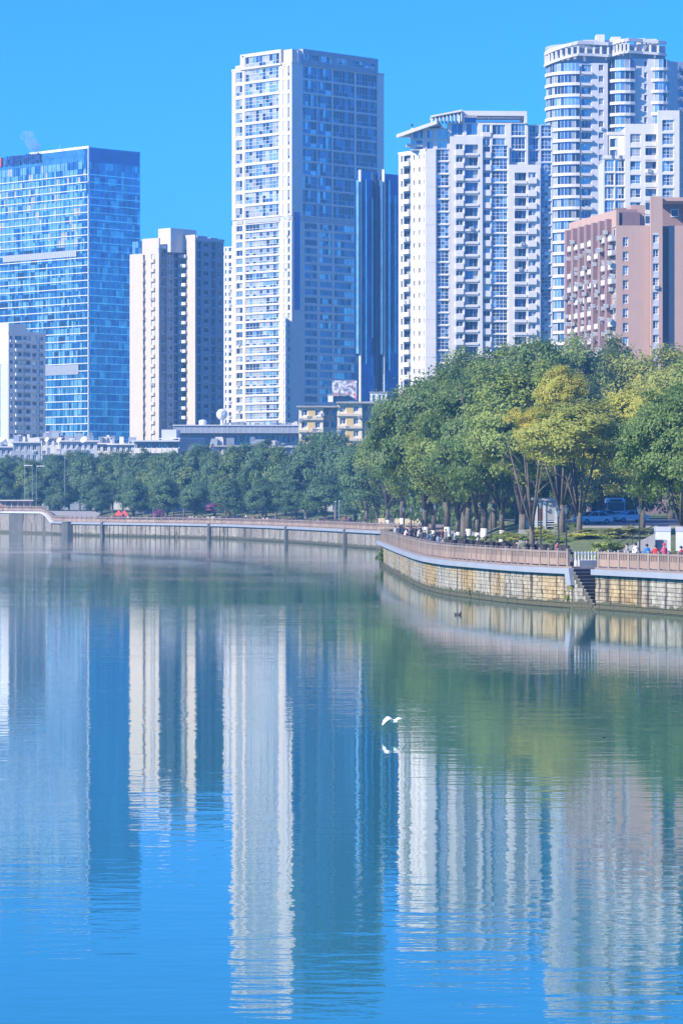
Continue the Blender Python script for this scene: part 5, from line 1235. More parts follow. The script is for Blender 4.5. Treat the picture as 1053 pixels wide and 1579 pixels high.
w = MB(); w.box(-3.0, 4.2, 0, .5, -.4, 1.7, M['concrete']); w.build('wall_body', t, off=(0, 0, 0)); w = MB(); w.box(-3.2, 5.2, -4, -3.6, -.4, .7, M['concrete']); w.box(-3.1, 5.1, -3.59, -.01, .4, .55, M['concrete']); w.build('step', t, off=(0, 0, 0))
# white hoarding
D = 262; 
for i, (u0, u1) in enumerate(((1009, 1034), (1042, 1075))):
    t = thing('hoarding', ('plain white hoarding panel right of the stair, left of the leaning trunk', 'white hoarding panel at the right edge, right of the leaning trunk')[i], 'hoarding', (X(u0, D), D, 2.95)); wd = X(u1, D)-X(u0, D)
    w = MB(); w.box(0, wd, 0, .08, .05, 2.45, M['whitepaint']); w.build('panel', t, off=(0, 0, 0)); w = MB(); w.box(-.02, wd+.02, -.03, .11, 2.46, 2.85, M['lavender']); w.build('top_band', t, off=(0, 0, 0))
    for x in (.05, wd/2, wd-.05): w = MB(); w.box(x-.03, x+.03, .085, .16, 0, 2.4, M['greymetal']); w.build('post', t, off=(0, 0, 0))
# concrete stair up to the road
t = thing('concrete_stair', 'pale concrete stair with a dark handrail climbing right to the hoarding', 'stair', (X(952, 258), 258, 3))
for k in range(11):
    w = MB(); x0 = .1+k*.27; w.box(x0, x0+.30 if k < 10 else x0+1.2, .5, 3.2, -.3, .16*(k+1), M['concrete']); w.box(x0-.02, x0+.3, .46, 3.2, .16*(k+1)+.001, .16*(k+1)+.03, M['lavender']); w.build('step', t, off=(0, 0, 0))
w = MB(); w.hexa([(-.6, 0, -.3), (3.0, 0, -.3), (3.0, .4, -.3), (-.6, .4, -.3), (-.6, 0, .5), (3.0, 0, 2.25), (3.0, .4, 2.25), (-.6, .4, .5)], M['concrete']); w.build('side_wall', t, off=(0, 0, 0))
w = MB(); w.tube([(-.6, .2, .5), (-.6, .2, 1.2), (3.0, .2, 2.95), (3.0, .2, 2.2)], .04, M['darkmetal'], 6); w.tube([(1.2, .2, 1.3), (1.2, .2, 2.1)], .03, M['darkmetal'], 6); w.build('handrail', t, off=(0, 0, 0))
# two stone bases beside it
for i, u in enumerate((955, 964)):
    t = thing('stone_block', ('pale square stone block left of the chairs by the stair', 'pale square stone block right of its twin, by the dark chair')[i], 'stone block', (X(u, 246), 246, 3.0)); w = MB(); w.box(-.28, .28, -.25, .25, 0, .7, M['white']); w.build('block_body', t, off=(0, 0, 0)); w = MB(); w.box(-.33, .33, -.3, .3, .701, .8, M['lavender']); w.build('cap', t, off=(0, 0, 0))

# bus and cars
def wheel(t, x, y, r_=.34, ax='x', wd=.22):
    w = MB(); w.lathe([(r_*.55, -wd/2), (r_, -wd/2), (r_, wd/2), (r_*.55, wd/2)], M['darkmetal'], 14); o = w.build('wheel', t, off=(0, 0, 0)); o.location = (x, y, r_); o.rotation_euler = (0, R(90), 0)
    h = MB(); h.lathe([(0.01, wd/2-.03), (r_*.54, wd/2-.02), (r_*.54, -wd/2+.02), (.01, -wd/2+.03)], M['greymetal'], 10); h.build('rim', o, off=(0, 0, 0))
def bevelled(mb, name, t, bw=.15, seg=3):
    o = mb.build(name, t, off=(0, 0, 0)); bm = bmesh.new(); bm.from_mesh(o.data); bmesh.ops.remove_doubles(bm, verts=bm.verts, dist=.001); bmesh.ops.bevel(bm, geom=bm.edges[:], offset=bw, segments=seg, affect='EDGES'); bm.to_mesh(o.data); bm.free(); return o
D = 432; t = thing('bus', 'white city bus facing the camera on the road behind the forked tree', 'bus', (X(950, D), D, 5.13), R(-3))
w = MB(); w.box(-1.22, 1.22, 0, 10.5, .35, 3.05, M['whitepaint']); bevelled(w, 'body', t, .16)
w = MB(); w.box(-1.08, 1.08, -.02, .02, 1.35, 2.5, M['gl_dark']); w.build('windscreen', t, off=(0, 0, 0)); w = MB(); w.box(-.8, .8, -.03, .01, 2.58, 2.88, M['darkmetal']); w.build('route_display', t, off=(0, 0, 0))
w = MB(); w.box(-1.1, 1.1, -.06, .02, .38, .75, M['greymetal']); w.build('bumper', t, off=(0, 0, 0))
for s_ in (-1, 1):
    w = MB(); w.box(s_*.95-.18, s_*.95+.18, -.05, .01, .85, 1.1, M['gl_light']); w.build('headlight', t, off=(0, 0, 0)); w = MB(); w.box(s_*1.35-.1, s_*1.35+.1, -.25, -.15, 1.7, 2.3, M['darkmetal']); w.tube([(s_*1.1, 0, 2.4), (s_*1.35, -.2, 2.32)], .03, M['darkmetal'], 5); w.build('mirror', t, off=(0, 0, 0))
    for y in (2.2, 8): wheel(t, s_*1.08, y, .48)
    w = MB(); w.box(s_*1.225-.01, s_*1.225+.01, .6, 10, 1.3, 2.4, M['gl_dark']); w.build('side_window', t, off=(0, 0, 0))
w = MB(); w.box(-.6, .6, -.012, -.001, .95, 1.2, mat_flat('green_stripe', (.05, .3, .12), .5)); w.build('stripe', t, off=(0, 0, 0))
def car(u, D, rz, col, lab, z=5.13):
    t = thing('car', lab, 'car', (X(u, D), D, z), R(rz)); cm = M[col]
    w = MB(); prof = [(-2.2, .35), (-2.2, .72), (-2.0, .86), (-1.05, .95), (1.35, .98), (2.1, .9), (2.2, .7), (2.2, .35)]
    def ex(p, hw, m, inn=0):
        n = len(p); i = len(w.v); w.v += [(-hw+ (inn if z_ > 1.2 else 0), y_, z_) for y_, z_ in p]+[(hw-(inn if z_ > 1.2 else 0), y_, z_) for y_, z_ in p]; k = w.mi(m)
        for j in range(n): w.f.append((i+j, i+(j+1) % n, i+n+(j+1) % n, i+n+j)); w.m.append(k)
        w.f.append(tuple(range(i, i+n))); w.m.append(k); w.f.append(tuple(reversed(range(i+n, i+2*n)))); w.m.append(k)
    ex(prof, .88, cm); w.build('body', t, off=(0, 0, 0)); w = MB()
    i = len(w.v)
    w.v += [(-.84, -1.1, .95), (.84, -1.1, .95), (.84, 1.7, .97), (-.84, 1.7, .97), (-.66, -.45, 1.42), (.66, -.45, 1.42), (.66, 1.15, 1.42), (-.66, 1.15, 1.42)]
    for q in ((0, 1, 5, 4), (1, 2, 6, 5), (2, 3, 7, 6), (3, 0, 4, 7)): w.f.append(q); w.m.append(w.mi(M['gl_dark']))
    w.build('window_glass', t, off=(0, 0, 0)); w = MB(); w.hexa([(-.68, -.47, 1.421), (.68, -.47, 1.421), (.68, 1.17, 1.421), (-.68, 1.17, 1.421), (-.6, -.3, 1.47), (.6, -.3, 1.47), (.6, 1.0, 1.47), (-.6, 1.0, 1.47)], cm)
    for sx in (-1, 1):
        for (y0, y1) in ((-1.1, -.45), (1.7, 1.15), (.3, .3)): w.tube([(sx*.85, y0, .95), (sx*.67, y1, 1.42)], .04, cm, 5)
    w.build('roof', t, off=(0, 0, 0))
    for sx in (-1, 1):
        for y in (-1.35, 1.35): wheel(t, sx*.8, y, .32)
        w = MB(); w.box(sx*.62-.16, sx*.62+.16, -2.23, -2.19, .62, .76, M['gl_light']); w.build('headlight', t, off=(0, 0, 0))
    w = MB(); w.box(-.5, .5, -2.225, -2.19, .42, .58, M['darkmetal']); w.build('grille', t, off=(0, 0, 0)); return t
car(914, 372, -62, 'whitepaint', 'white parked car right of the forked tree trunk')
car(928, 420, -75, 'lavender', 'grey car on the road left of the white bus')
car(972, 405, -70, 'whitepaint', 'pale car half hidden by leaves right of the bus')
for i, (u, D) in enumerate(((80, 770), (86, 776))): car(u, D, -70, 'whitepaint', ('white car at the top of the far stair, nearer one', 'white car at the top of the far stair, farther one')[i], z=gh(X(u, D), D)+.1)

# ------------------------------------------------------------------ far bank bits
def simple(name, label, cat, u, D, zb, parts, rz=0):
    t = thing(name, label, cat, (X(u, D), D, zb), R(rz))
    for pn, fn in parts: w = MB(); fn(w); w.build(pn, t, off=(0, 0, 0))
    return t
zt = 5.2
def pav(w):
    for k in range(6): w.box(-3.8+k*1.5, -3.55+k*1.5, 0, .25, 0, 2.4, M['lavender'])
simple('pavilion', 'low pale pavilion with thin pillars on the high left terrace', 'pavilion', 22, 779, zt, [('pillars', pav), ('roof', lambda w: w.box(-4.2, 4.6, -.8, 3, 2.41, 2.7, M['offwhite'])), ('back_wall', lambda w: w.box(-3.9, 4.2, 2.4, 2.6, 0, 2.4, mat_flat('pinkish_wall', (.5, .3, .25))))])
red = mat_flat('red_canvas', (.65, .09, .08), .7)
for i, u in enumerate((173, 183, 192)):
    simple('red_canopy', ('leftmost red canvas canopy under the far trees', 'middle red canvas canopy under the far trees', 'rightmost red canvas canopy under the far trees')[i], 'canopy', u, 722+i*2, gh(X(u, 722), 722), [('canvas', lambda w: w.hexa([(-1.0, -.8, 1.5), (1.0, -.8, 1.5), (1.0, .8, 1.5), (-1.0, .8, 1.5), (-.15, -.1, 2.6), (.15, -.1, 2.6), (.15, .1, 2.6), (-.15, .1, 2.6)], red)), ('valance', lambda w: w.box(-1.02, 1.02, -.82, .82, .5, 1.49, red)), ('pole', lambda w: w.tube([(0, 0, 0), (0, 0, 2.7)], .05, M['greymetal'], 5))])
simple('display_boards', 'row of pale blue and white boards under the far trees left of the red canopies', 'board', 127, 728, gh(X(127, 728), 728), [('board', lambda w: w.box(-2.4, -.1, 0, .1, .3, 1.9, M['gl_light'])), ('board', lambda w: w.box(0, 2.2, 0, .1, .3, 1.8, M['lavender'])), ('frame', lambda w: [w.tube([(x, .15, 0), (x, .15, 2)], .05, M['whitepaint'], 5) for x in (-2.4, -.05, 2.2)])])
for i, u in enumerate((141, 147)): simple('white_umbrella', ('white folded parasol right of the blue boards', 'white folded parasol left of the red canopies')[i], 'parasol', u, 726, gh(X(u, 726), 726), [('cloth', lambda w: w.lathe([(.05, 2.6), (.3, 1.6), (.45, .6), (.1, .55)], M['whitepaint'], 8)), ('pole', lambda w: w.tube([(0, 0, 0), (0, 0, 2.7)], .04, M['greymetal'], 5))])
# street lamps of the far bank
for i, (u, v0, v1, arm) in enumerate(((50, 718, 770, -1), (56, 719, 772, 1), (38, 703, 760, 0), (523, 773, 796, 0), (517, 774, 796, 0), (100, 706, 760, 0))):
    D = 785 if u < 200 else 600; zb = gh(X(u, D), D); h = Z(v0, D)-zb
    t = simple('street_lamp', ('tall street lamp with its arm to the left over the far stair', 'tall street lamp with its arm to the right over the far stair', 'thin white mast before the old roofs', 'right one of two white posts under the trees by the bend', 'left one of two white posts under the trees by the bend', 'thin pole before the bare-walled old house')[i], 'street lamp', u, D, zb,
        [('pole', lambda w: w.tube([(0, 0, 0), (0, 0, h*.95), (arm*.3, 0, h)], [.08, .06, .05], M['greymetal'], 6))]+([('lamp_head', lambda w: w.box(min(0, arm*2), max(0, arm*2)+.01, -.15, .15, h-.02, h+.16, M['whitepaint']))] if arm else [('cap', lambda w: w.box(-.12, .12, -.12, .12, h, h+.15, M['whitepaint']))]))
# promenade lamps
def lantern(u, d, h, lab, near=True):
    x, y, an = bank(s_at(u, near, d), d); t = thing('promenade_lamp', lab, 'lamp post', (x, y, max(3.0, gh(x, y))), an, 'lantern lamps of the promenade')
    w = MB(); w.lathe([(.14, 0), (.13, .3), (.07, .4), (.055, h-.7), (.09, h-.62), (.05, h-.55)], M['darkmetal'], 8); w.build('post', t, off=(0, 0, 0))
    w = MB(); w.lathe([(.08, h-.55), (.2, h-.1), (.2, h-.08), (.02, h-.07)], M['gl_light'], 6); w.build('lantern', t, off=(0, 0, 0)); w = MB(); w.lathe([(.26, h-.07), (.12, h+.08), (.03, h+.2), (.001, h+.25)], M['darkmetal'], 6); w.build('cap', t, off=(0, 0, 0))
LP = ['dark lantern lamp among the standing group, leftmost of the near lamps', 'dark lantern lamp among the standing group, second near lamp', 'dark lantern lamp at the right edge of the standing group', 'lantern lamp alone between the two groups at the rail', 'lantern lamp left of the second group at the rail', 'lantern lamp in the second group at the rail', 'lantern lamp beside the thick lime-washed trunk', 'lantern lamp in front of the gate columns', 'lantern lamp right of the gate', 'lantern lamp left of the forked trunk', 'lamp post by the concrete stair']
for lab, (u, d, h) in zip(LP, ((595, 3, 4.0), (606, 3, 4.2), (620, 3, 4.2), (634, 3.5, 4.0), (650, 4, 4.0), (671, 4.5, 4.4), (757, 9, 4.6), (834, 6, 4.8), (861, 6, 4.2), (873, 6.4, 4.4), (986, 8, 4.4))): lantern(u, d, h, lab)

# chairs along the rail
rattan = mat_flat('dark_rattan', (.035, .03, .028), .7)
def make_chair(lab, loc, rz, group):
    t = thing('tea_chair', lab, 'chair', loc, rz, group); w = MB(); w.box(-.27, .27, -.27, .27, .36, .45, rattan); w.build('seat', t, off=(0, 0, 0))
    w = MB()
    for k in range(7):
        a0, a1 = R(-60+k*300/7*.6-30), R(-60+(k+1)*300/7*.6-30)
    pts = [(.31*math.cos(R(a)), .05+.30*math.sin(R(a))) for a in range(-10, 191, 25)]
    for (x0, y0), (x1, y1) in zip(pts, pts[1:]):
        hh = .92 if (y0+y1)/2 > .15 else .68; w.hexa([(x0, y0, .40), (x1, y1, .40), (x1*1.12, y1*1.12, .40), (x0*1.12, y0*1.12, .40), (x0, y0, hh), (x1, y1, hh), (x1*1.14, y1*1.14, hh), (x0*1.14, y0*1.14, hh)], rattan)
    w.build('backrest', t, off=(0, 0, 0))
    for sx in (-1, 1):
        for sy in (-1, 1): w = MB(); w.tube([(sx*.22, sy*.22, .37), (sx*.25, sy*.25, 0)], .025, rattan, 5); w.build('leg', t, off=(0, 0, 0))
    return t
ch0 = make_chair('dark rattan tea chair behind the pink rail left of the steps', (0, 0, 3), 0, 'tea chairs behind the near rail'); kids_of(ch0); first = True
us = [688, 697, 706, 715, 724, 733, 741, 757, 766, 774, 782, 789, 820, 829, 838, 847, 868, 876]
for u in us:
    for d in (1.0, 2.6):
        if rnd.random() < .15: continue
        x, y, an = bank(s_at(u+rnd.uniform(-2, 2), True, d), d); c = ch0 if first else copy_tree(ch0); first = False
        c.location = (x, y, 3.5); c.scale = (1.15, 1.15, 1.15); c.rotation_euler = (0, 0, an+rnd.choice((R(90), R(-90), 0, R(180)))+rnd.uniform(-.4, .4))
for lab, u, d in (('dark tea chair left of the white-coated person by the stair', 968, 3.0), ('dark tea chair between the pale stone blocks', 959, 3.4), ('dark tea chair at the foot of the red-jacketed person', 1030, 2.5)):
    x, y, an = bank(s_at(u, True, d), d); c = copy_tree(ch0, label=lab, group='tea chairs by the stair'); c.location = (x, y, 3.02); c.rotation_euler = (0, 0, an+rnd.uniform(-2, 2))
# far chairs: a few pixels each
w = MB(); w.box(-.3, .3, -.3, .3, .35, .47, rattan); w.box(-.32, .32, .2, .32, .47, .95, rattan); w.box(-.32, -.24, -.28, .2, .47, .68, rattan); w.box(.24, .32, -.28, .2, .47, .68, rattan)
for sx in (-.26, .2):
    for sy in (-.26, .2): w.box(sx, sx+.06, sy, sy+.06, 0, .35, rattan)
fme = w.mesh('tea_chair')
u = 150
while u < 560:
    if 322 < u < 330: u += 6; continue
    d = rnd.uniform(1.2, 3); x, y, an = bank(s_at(u, False, d), d); o = link('tea_chair', fme, None, (x, y, 3.35), an+rnd.uniform(-3, 3), (1.15, 1.15, 1.15), label='small dark tea chair behind the far railing', category='chair', group='tea chairs behind the far rail'); u += rnd.uniform(4.5, 7.5)
w = MB(); strip('', s_at(148, False), s_at(562, False), .8, 4.4, 3.0, 3.35, M['paving'], 3, mb=w); w.build('seating_step', kind='structure')
w = MB(); strip('', s_at(684), s_at(880), .7, 3.6, 3.0, 3.5, M['concrete'], 2, mb=w); w.build('seating_step', kind='structure')
# ------------------------------------------------------------------ people
skin = mat_flat('skin', (.50, .32, .24), .6, var=.05); shoe = M['darkmetal']; hairm = mat_flat('black_hair', (.015, .012, .012), .5)
def person_mesh(name, J, E, regs):
    """J: joint -> (pos, radius); E: edges; grown as one surface with Skin"""
    me = bpy.data.meshes.new(name); keys = list(J); me.from_pydata([J[k][0] for k in keys], [(keys.index(a), keys.index(b)) for a, b in E], []); o = bpy.data.objects.new(name, me); COL.objects.link(o)
    bpy.context.view_layer.objects.active = o
    sk = o.modifiers.new('s', 'SKIN'); sk.use_smooth_shade = True
    for i, k in enumerate(keys): q = me.skin_vertices[0].data[i]; q.radius = (J[k][1],)*2; q.use_root = (k == 'pelvis')
    sb = o.modifiers.new('b', 'SUBSURF'); sb.levels = 1; sb.render_levels = 1
    bpy.context.view_layer.update(); dg = bpy.context.evaluated_depsgraph_get(); out = bpy.data.meshes.new_from_object(o.evaluated_get(dg)); bpy.data.objects.remove(o)
    out.materials.clear()
    for m_ in (skin, M['greywall'], M['navy'], shoe): out.materials.append(m_)
    segs = [(Vector(J[a][0]), Vector(J[b][0]), regs.get(b, regs.get(a, 1))) for a, b in E]
    for p in out.polygons:
        best = 9; reg = 1
        for a, b, rg in segs:
            ab = b-a; t_ = max(0, min(1, (p.center-a).dot(ab)/ab.length_squared)); dd = (p.center-a-ab*t_).length
            if dd < best: best = dd; reg = rg
        p.material_index = reg
    return out
def pose(kind):
    sit = kind == 'sit'; hz = .50 if sit else .92; ln = -.05 if kind != 'lean' else -.18
    J = {'pelvis': ((0, 0, hz), .13), 'spine': ((0, ln*.3, hz+.22), .135), 'chest': ((0, ln*.7, hz+.42), .15), 'neck': ((0, ln, hz+.55), .055), 'head': ((0, ln-.01, hz+.65), .088), 'crown': ((0, ln-.01, hz+.74), .08), 'nose': ((0, ln-.10, hz+.655), .018)}
    E = [('pelvis', 'spine'), ('spine', 'chest'), ('chest', 'neck'), ('neck', 'head'), ('head', 'crown'), ('head', 'nose')]; regs = {'spine': 1, 'chest': 1, 'neck': 0, 'head': 0, 'crown': 0, 'nose': 0}
    for s, n in ((-1, 'l'), (1, 'r')):
        st = {'walk': s*.2}.get(kind, 0)
        J['sh'+n] = ((s*.17, ln*.7, hz+.44), .065)
        if kind == 'stand' or kind == 'walk': el, wr = (s*.23, ln+.03-st*.5, hz+.18), (s*.23, ln-.08-st, hz-.04)
        elif kind == 'lean': el, wr = (s*.24, ln-.1, hz+.24), (s*.14, ln-.34, hz+.18)
        else: el, wr = (s*.24, ln-.02, hz+.18), (s*.13, ln-.28, hz+.14)
        J['el'+n] = (el, .046); J['wr'+n] = (wr, .03); dv = (Vector(wr)-Vector(el)).normalized(); J['pm'+n] = (tuple(Vector(wr)+dv*.07), .032)
        E += [('chest', 'sh'+n), ('sh'+n, 'el'+n), ('el'+n, 'wr'+n), ('wr'+n, 'pm'+n)]; regs.update({'sh'+n: 1, 'el'+n: 1, 'wr'+n: 1, 'pm'+n: 0})
        side = dv.cross(Vector((s, 0, 0))).normalized() if abs(dv.x) < .9 else Vector((0, 1, 0))
        for k in range(4):
            b = Vector(wr)+dv*.09+side*(.024*(k-1.5)); q = f'f{k}{n}'; J[q] = (tuple(b+dv*(.05+.012*(1 if k in (1, 2) else 0))), .009); E.append(('pm'+n, q)); regs[q] = 0
        J['th'+n] = (tuple(Vector(wr)+dv*.05-side*.05), .01); E.append(('pm'+n, 'th'+n)); regs['th'+n] = 0
        J['hp'+n] = ((s*.09, 0, hz-.05), .095)
        if sit: kn, ak = (s*.12, -.42, hz-.02), (s*.12, -.40, .10)
        else: kn, ak = (s*.10, -.02-st*.8, hz*.52), (s*.10, .02-st*1.3+(abs(st)*.3), .09)
        J['kn'+n] = (kn, .065); J['ak'+n] = (ak, .045); J['to'+n] = ((ak[0]+s*.01, ak[1]-.15, .045), .042)
        E += [('pelvis', 'hp'+n), ('hp'+n, 'kn'+n), ('kn'+n, 'ak'+n), ('ak'+n, 'to'+n)]; regs.update({'hp'+n: 2, 'kn'+n: 2, 'ak'+n: 2, 'to'+n: 3})
    # hair and jacket shells
    h = MB(); c = (0, ln+.012, hz+.69)
    h.lathe([(.001, .135)]+[(.118*math.sin(math.pi*k/12), .13*math.cos(math.pi*k/12)) for k in range(1, 8)], hairm, 12, c); hm = h.mesh('hair', True)
    hm.transform(Matrix.Translation((0, .015, 0)))
    j = MB(); n = 14; prof = [(.19, -.10 if not sit else .0), (.185, .10), (.19, .25), (.205, .40), (.15, .50), (.08, .56)]; 
    for r_, z in prof: j.v += [(r_*math.cos(2*math.pi*q/n)*1.05, r_*.72*math.sin(2*math.pi*q/n)+ln*min(1, max(0, (z/.55)))*.9, hz+z) for q in range(n)]
    for a in range(len(prof)-1):
        for q in range(n): j.f.append((a*n+q, a*n+(q+1) % n, (a+1)*n+(q+1) % n, (a+1)*n+q)); j.m.append(j.mi(M['greywall']))
    jm = j.mesh('jacket', True)
    return person_mesh('person_body', J, E, regs), hm, jm
PO = {k: pose(k) for k in ('stand', 'walk', 'sit', 'lean')}
CM = {}
def cloth(c):
    if c not in CM: CM[c] = mat_flat('cloth', c, .85, var=.25)
    return CM[c]
spot, nt, b = nodes('black_and_white_print_cloth'); nt.links.new(mixnode(nt, ramp(nt, noise(nt, coord(nt, world=False), 7, 2), .52, .56), (.75, .75, .75), (.03, .03, .03)), b.inputs['Base Color'])
def person(lab, x, y, z, rz, ps, coat, trous=(.03, .035, .05), sc=1.0, hair=True, group=None, hat=None):
    bm_, hm, jm = PO[ps]; t = thing('person', lab, 'person', (x, y, z), rz, group); t.scale = (sc, sc, sc)
    cm = cloth(coat) if isinstance(coat, tuple) else coat
    o = link('body', bm_, t); 
    for i, m_ in ((1, cm), (2, cloth(trous))): o.material_slots[i].link = 'OBJECT'; o.material_slots[i].material = m_
    h = link('hat' if hat else 'hair', hm, t)
    if hat: h.material_slots[0].link = 'OBJECT'; h.material_slots[0].material = cloth(hat); h.scale = (1.1, 1.1, 1.02)
    j = link('jacket', jm, t); j.material_slots[0].link = 'OBJECT'; j.material_slots[0].material = cm; return t
def pp(lab, u, d, ps, coat, face=0, near=True, **k):
    x, y, an = bank(s_at(u, near, d), d); person(lab, x, y, k.pop('z', 3.02), R(face), ps, coat, **k)
pp('person in a black and white print coat standing by the stair', 978, 3.2, 'lean', spot, 150, sc=1.06, trous=(.02, .02, .02))
pp('person in a bright blue jacket seen from behind near the hoarding', 998, 3.0, 'stand', (.03, .20, .62), 170, sc=1.02)
pp('person in a vivid red jacket seen from behind right of the blue jacket', 1012, 2.6, 'lean', (.70, .03, .04), 190, sc=1.0)
pp('person in a pink hooded coat walking before the white hoarding', 1024, 5.0, 'walk', (.62, .10, .22), 200, sc=1.02, trous=(.2, .12, .2), hat=(.7, .05, .12))
pp('person in a red coat with a white scarf at the right edge', 1049, 2.6, 'stand', (.60, .03, .05), 80, sc=.98)
pp('person in a pale pink coat sitting behind the rail left of the gate', 797, 2.4, 'sit', (.66, .46, .42), 160, sc=1.0, z=3.5)
pp('person in a dark green coat sitting right of the pale pink coat', 812, 2.6, 'sit', (.05, .06, .055), 0, sc=1.05, z=3.5)
pp('person in black sitting by the thick lime-washed trunk', 748, 2.6, 'sit', (.015, .018, .025), 175, sc=.95, z=3.5)
pp('person in a green jacket and white cap sitting left of the lime-washed row', 692, 2.8, 'sit', (.08, .13, .09), 140, sc=.95, z=3.5, hat=(.8, .8, .8))
gA = [(594, 3.4, 'stand', (.72, .66, .66), 'white-pink coat'), (599, 4.2, 'stand', (.03, .03, .04), 'black coat'), (603, 2.6, 'stand', (.04, .06, .12), 'dark blue coat'), (606.5, 5.0, 'walk', (.10, .16, .30), 'blue jacket'), (610, 2.4, 'stand', (.03, .05, .09), 'navy coat and bag'),
      (614, 4.4, 'stand', (.05, .05, .06), 'charcoal coat'), (617, 2.8, 'lean', (.06, .08, .14), 'slate jacket'), (621, 3.6, 'stand', (.55, .36, .40), 'dusty pink coat'), (624, 1.6, 'lean', (.74, .55, .56), 'pale pink jacket'), (627, 3.4, 'walk', (.03, .04, .07), 'black jacket')]
for u, d, p_, c, nme in gA: pp(f'person in a {nme} in the standing group at the bend', u, d, p_, c, rnd.uniform(0, 360), sc=rnd.uniform(.98, 1.06))
gA2 = [(574, 'a dark parka'), (580, 'a light grey jacket'), (586, 'a brown coat'), (633, 'a dark teal coat'), (639, 'a beige padded jacket'), (682, 'a dark red jacket'), (687, 'a grey hoodie')]
for (u, nme), c in zip(gA2, ((.03, .03, .04), (.5, .5, .52), (.16, .09, .05), (.03, .09, .10), (.5, .42, .32), (.30, .04, .04), (.2, .2, .22))): pp(f'person in {nme} strolling along the promenade near the bend', max(u, 585) if u < 585 else u, 2+(u*7 % 5), 'walk', c, rnd.uniform(0, 360))
gB = [(645, 3.2, 'lean', (.62, .58, .52), 'cream jacket'), (650.5, 2.6, 'stand', (.05, .06, .07), 'dark grey coat'), (655, 3.4, 'stand', (.02, .03, .06), 'black coat'), (659, 2.2, 'lean', (.04, .08, .16), 'dark blue jacket'), (664, 3.0, 'stand', (.16, .20, .25), 'grey-blue coat'), (668.5, 2.4, 'stand', (.03, .03, .03), 'black jacket and hat'), (676, 2.4, 'stand', (.36, .42, .55), 'pale blue coat')]
for u, d, p_, c, nme in gB: pp(f'person in a {nme} in the second group, between two lamps', u, d, p_, c, rnd.uniform(0, 360), sc=rnd.uniform(.96, 1.05))
pp('person in a purple coat standing at the far rail just before the bend', 538, 1.2, 'stand', (.12, .06, .22), 20, near=False, z=3.35)
for u_, d_, p_, c_, lab_ in ((702, 5.5, 'walk', (.30, .32, .36), 'grey coat walking under the lime-washed row'), (717, 6.5, 'walk', (.06, .07, .10), 'dark coat strolling behind the tea chairs'), (736, 5.2, 'stand', (.50, .44, .36), 'beige coat standing behind the tea chairs'), (826, 5.8, 'walk', (.12, .16, .26), 'navy jacket walking near the gate lamp'), (858, 5.0, 'walk', (.42, .10, .12), 'dark red coat walking left of the metal picket fence'), (967, 5.2, 'walk', (.25, .27, .25), 'olive-grey coat by the foot of the concrete stair')): pp(f'person in a {lab_}', u_, d_, p_, c_, rnd.choice((80, -80)), z=3.03)
cols = [('dark', (.03, .03, .04)), ('pale', (.6, .56, .52)), ('blue', (.05, .12, .3)), ('red', (.5, .05, .05)), ('grey', (.2, .2, .22))]
u = 155
while u < 572:
    cn, c = cols[rnd.choice((0, 0, 0, 1, 2, 3, 4))]; st = rnd.random() < .3
    pp(f'small {cn}-coated person {"standing" if st else "sitting"} at the tea tables behind the far railing', u, rnd.uniform(1.4, 3.2), 'stand' if st else 'sit', c, rnd.uniform(0, 360), near=False, z=3.35 if st else 3.36, group='people at the far railing'); u += rnd.uniform(6, 15)

# ------------------------------------------------------------------ birds
def bird(name, label, cat, loc, sc, mat, bill, rz, tip=-.13):
    t = thing(name, label, cat, loc, rz); t.scale = (sc,)*3
    w = MB(); w.tube([(0, .28, .0), (0, .2, .0), (0, .05, .0), (0, -.1, .01), (0, -.17, .03), (0, -.21, .0), (0, -.26, .02), (0, -.31, .015)], [.015, .05, .085, .075, .042, .03, .036, .014], mat, 10); w.build('body', t, off=(0, 0, 0), smooth_=True)
    w = MB(); w.tube([(0, -.30, .015), (0, -.40, .0)], [.010, .002], bill, 6); w.build('bill', t, off=(0, 0, 0)); w = MB(); w.tube([(.015, .2, -.02), (.02, .42, -.04)], .007, M['darkmetal'], 5); w.tube([(-.015, .2, -.02), (-.02, .42, -.04)], .007, M['darkmetal'], 5); w.build('legs', t, off=(0, 0, 0))
    for s in (-1, 1):
        w = MB(); st = [(.01, .03, -.10, .12, -.02), (.14, .09, -.13, .13, .085 if s < 0 else .04), (.24, .10, -.14, .12, .09 if s < 0 else .04), (.33, .04, -.10, .10, .085 if s < 0 else .04), (.40, -.05, -.02, .09, .10 if s < 0 else .02), (.45, tip, .04, .07, .03 if s < 0 else .005)]
        k = w.mi(mat); n0 = len(w.v)
        for x, z, y0, y1, dz in st: w.v += [(s*x, y0, z+.006), (s*x, y1, z+dz), (s*x, y1, z+dz-.005), (s*x, y0, z-.006)]
        for a in range(len(st)-1):
            for q in range(4): w.f.append((n0+a*4+q, n0+a*4+(q+1) % 4, n0+(a+1)*4+(q+1) % 4, n0+(a+1)*4+q)); w.m.append(k)
        for e in (0, len(st)-1): w.f.append(tuple(n0+e*4+q for q in range(4))); w.m.append(k)
        w.build('wing', t, off=(0, 0, 0))
    return t
white = mat_flat('white_feathers', (.85, .85, .84), .7, var=.04); blk = mat_flat('black_feathers', (.015, .015, .02), .5)
D = 110; bird('egret', 'white egret gliding low over the river with arched wings', 'bird', (X(608, D), D, Z(1113, D)), .93, white, mat_flat('yellow_bill', (.5, .35, .05)), R(20))
D = 105; bird('swallow', 'tiny dark bird skimming the green reflection at right', 'bird', (X(931, D), D, Z(1138, D)), .2, blk, blk, R(60))
D = 224; t = thing('duck', 'small dark duck floating before the ochre stretch of the river wall', 'bird', (X(706, D), D, 0), R(60))
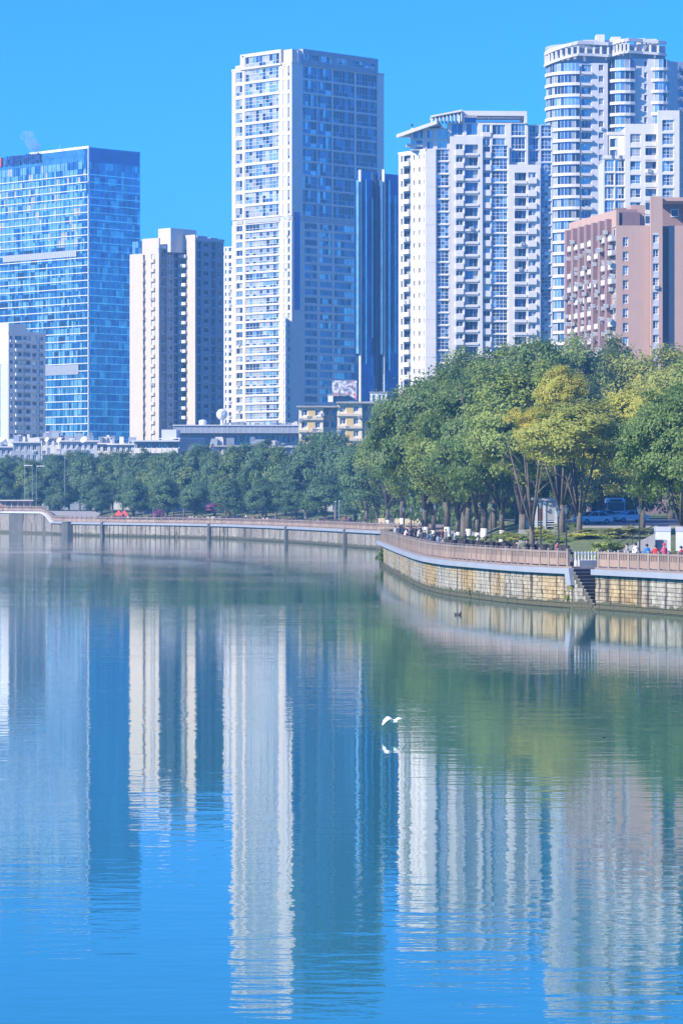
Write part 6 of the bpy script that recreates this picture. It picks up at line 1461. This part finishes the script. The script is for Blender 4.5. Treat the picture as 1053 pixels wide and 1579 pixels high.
w = MB(); w.tube([(0, .28, .12), (0, .2, .06), (0, 0, .04), (0, -.16, .05), (0, -.22, .12), (0, -.22, .2), (0, -.26, .22)], [.02, .07, .11, .09, .05, .04, .045], blk, 10); w.build('body', t, off=(0, 0, 0), smooth_=True); w = MB(); w.tube([(0, -.29, .22), (0, -.36, .21)], [.02, .012], M['orange'], 6); w.build('bill', t, off=(0, 0, 0))

# ------------------------------------------------------------------ steam and haze
D = 1185
m = bpy.data.materials.new('steam'); m.use_nodes = True; nt = m.node_tree; nt.nodes.clear(); out = nt.nodes.new('ShaderNodeOutputMaterial'); pv = nt.nodes.new('ShaderNodeVolumePrincipled'); pv.inputs['Color'].default_value = (.97, .97, .98, 1); pv.inputs['Anisotropy'].default_value = -.45
nn = ramp(nt, noise(nt, coord(nt), .4, 5, .75), .36, .66); mu = nt.nodes.new('ShaderNodeMath'); mu.operation = 'MULTIPLY'; nt.links.new(nn, mu.inputs[0]); mu.inputs[1].default_value = .35; nt.links.new(mu.outputs[0], pv.inputs['Density']); nt.links.new(pv.outputs[0], out.inputs['Volume'])
bm = bmesh.new()
for u, v, r_ in ((60, 229, 1.6), (56, 227.5, 2.1), (52, 225, 2.3), (50, 220, 2.2), (47, 222, 1.9), (45, 216, 2.0), (44, 211, 1.9), (47, 208, 1.7), (37, 210, 1.6), (40, 207, 1.5)):
    bmesh.ops.create_icosphere(bm, subdivisions=2, radius=r_, matrix=Matrix.Translation((X(u, D)-X(50, D), rnd.uniform(-1, 1), Z(v, D)-Z(230, D))))
me = bpy.data.meshes.new('steam'); bm.to_mesh(me); bm.free(); me.materials.append(m)
link('steam_plume', me, None, (X(50, D), D, Z(230, D)), label='small white steam plume drifting off the glass office tower roof', category='steam', kind='stuff')
m = bpy.data.materials.new('haze_air'); m.use_nodes = True; nt = m.node_tree; nt.nodes.clear(); out = nt.nodes.new('ShaderNodeOutputMaterial'); pv = nt.nodes.new('ShaderNodeVolumePrincipled')
pv.inputs['Color'].default_value = (.20, .52, 1, 1); pv.inputs['Density'].default_value = HAZE; pv.inputs['Anisotropy'].default_value = .0; nt.links.new(pv.outputs[0], out.inputs['Volume'])
w = MB(); w.box(-1450, 1450, -190, 2190, -3.2, 172, m); o = w.build('haze', kind='stuff')
print('OBJECTS', len(bpy.data.objects))
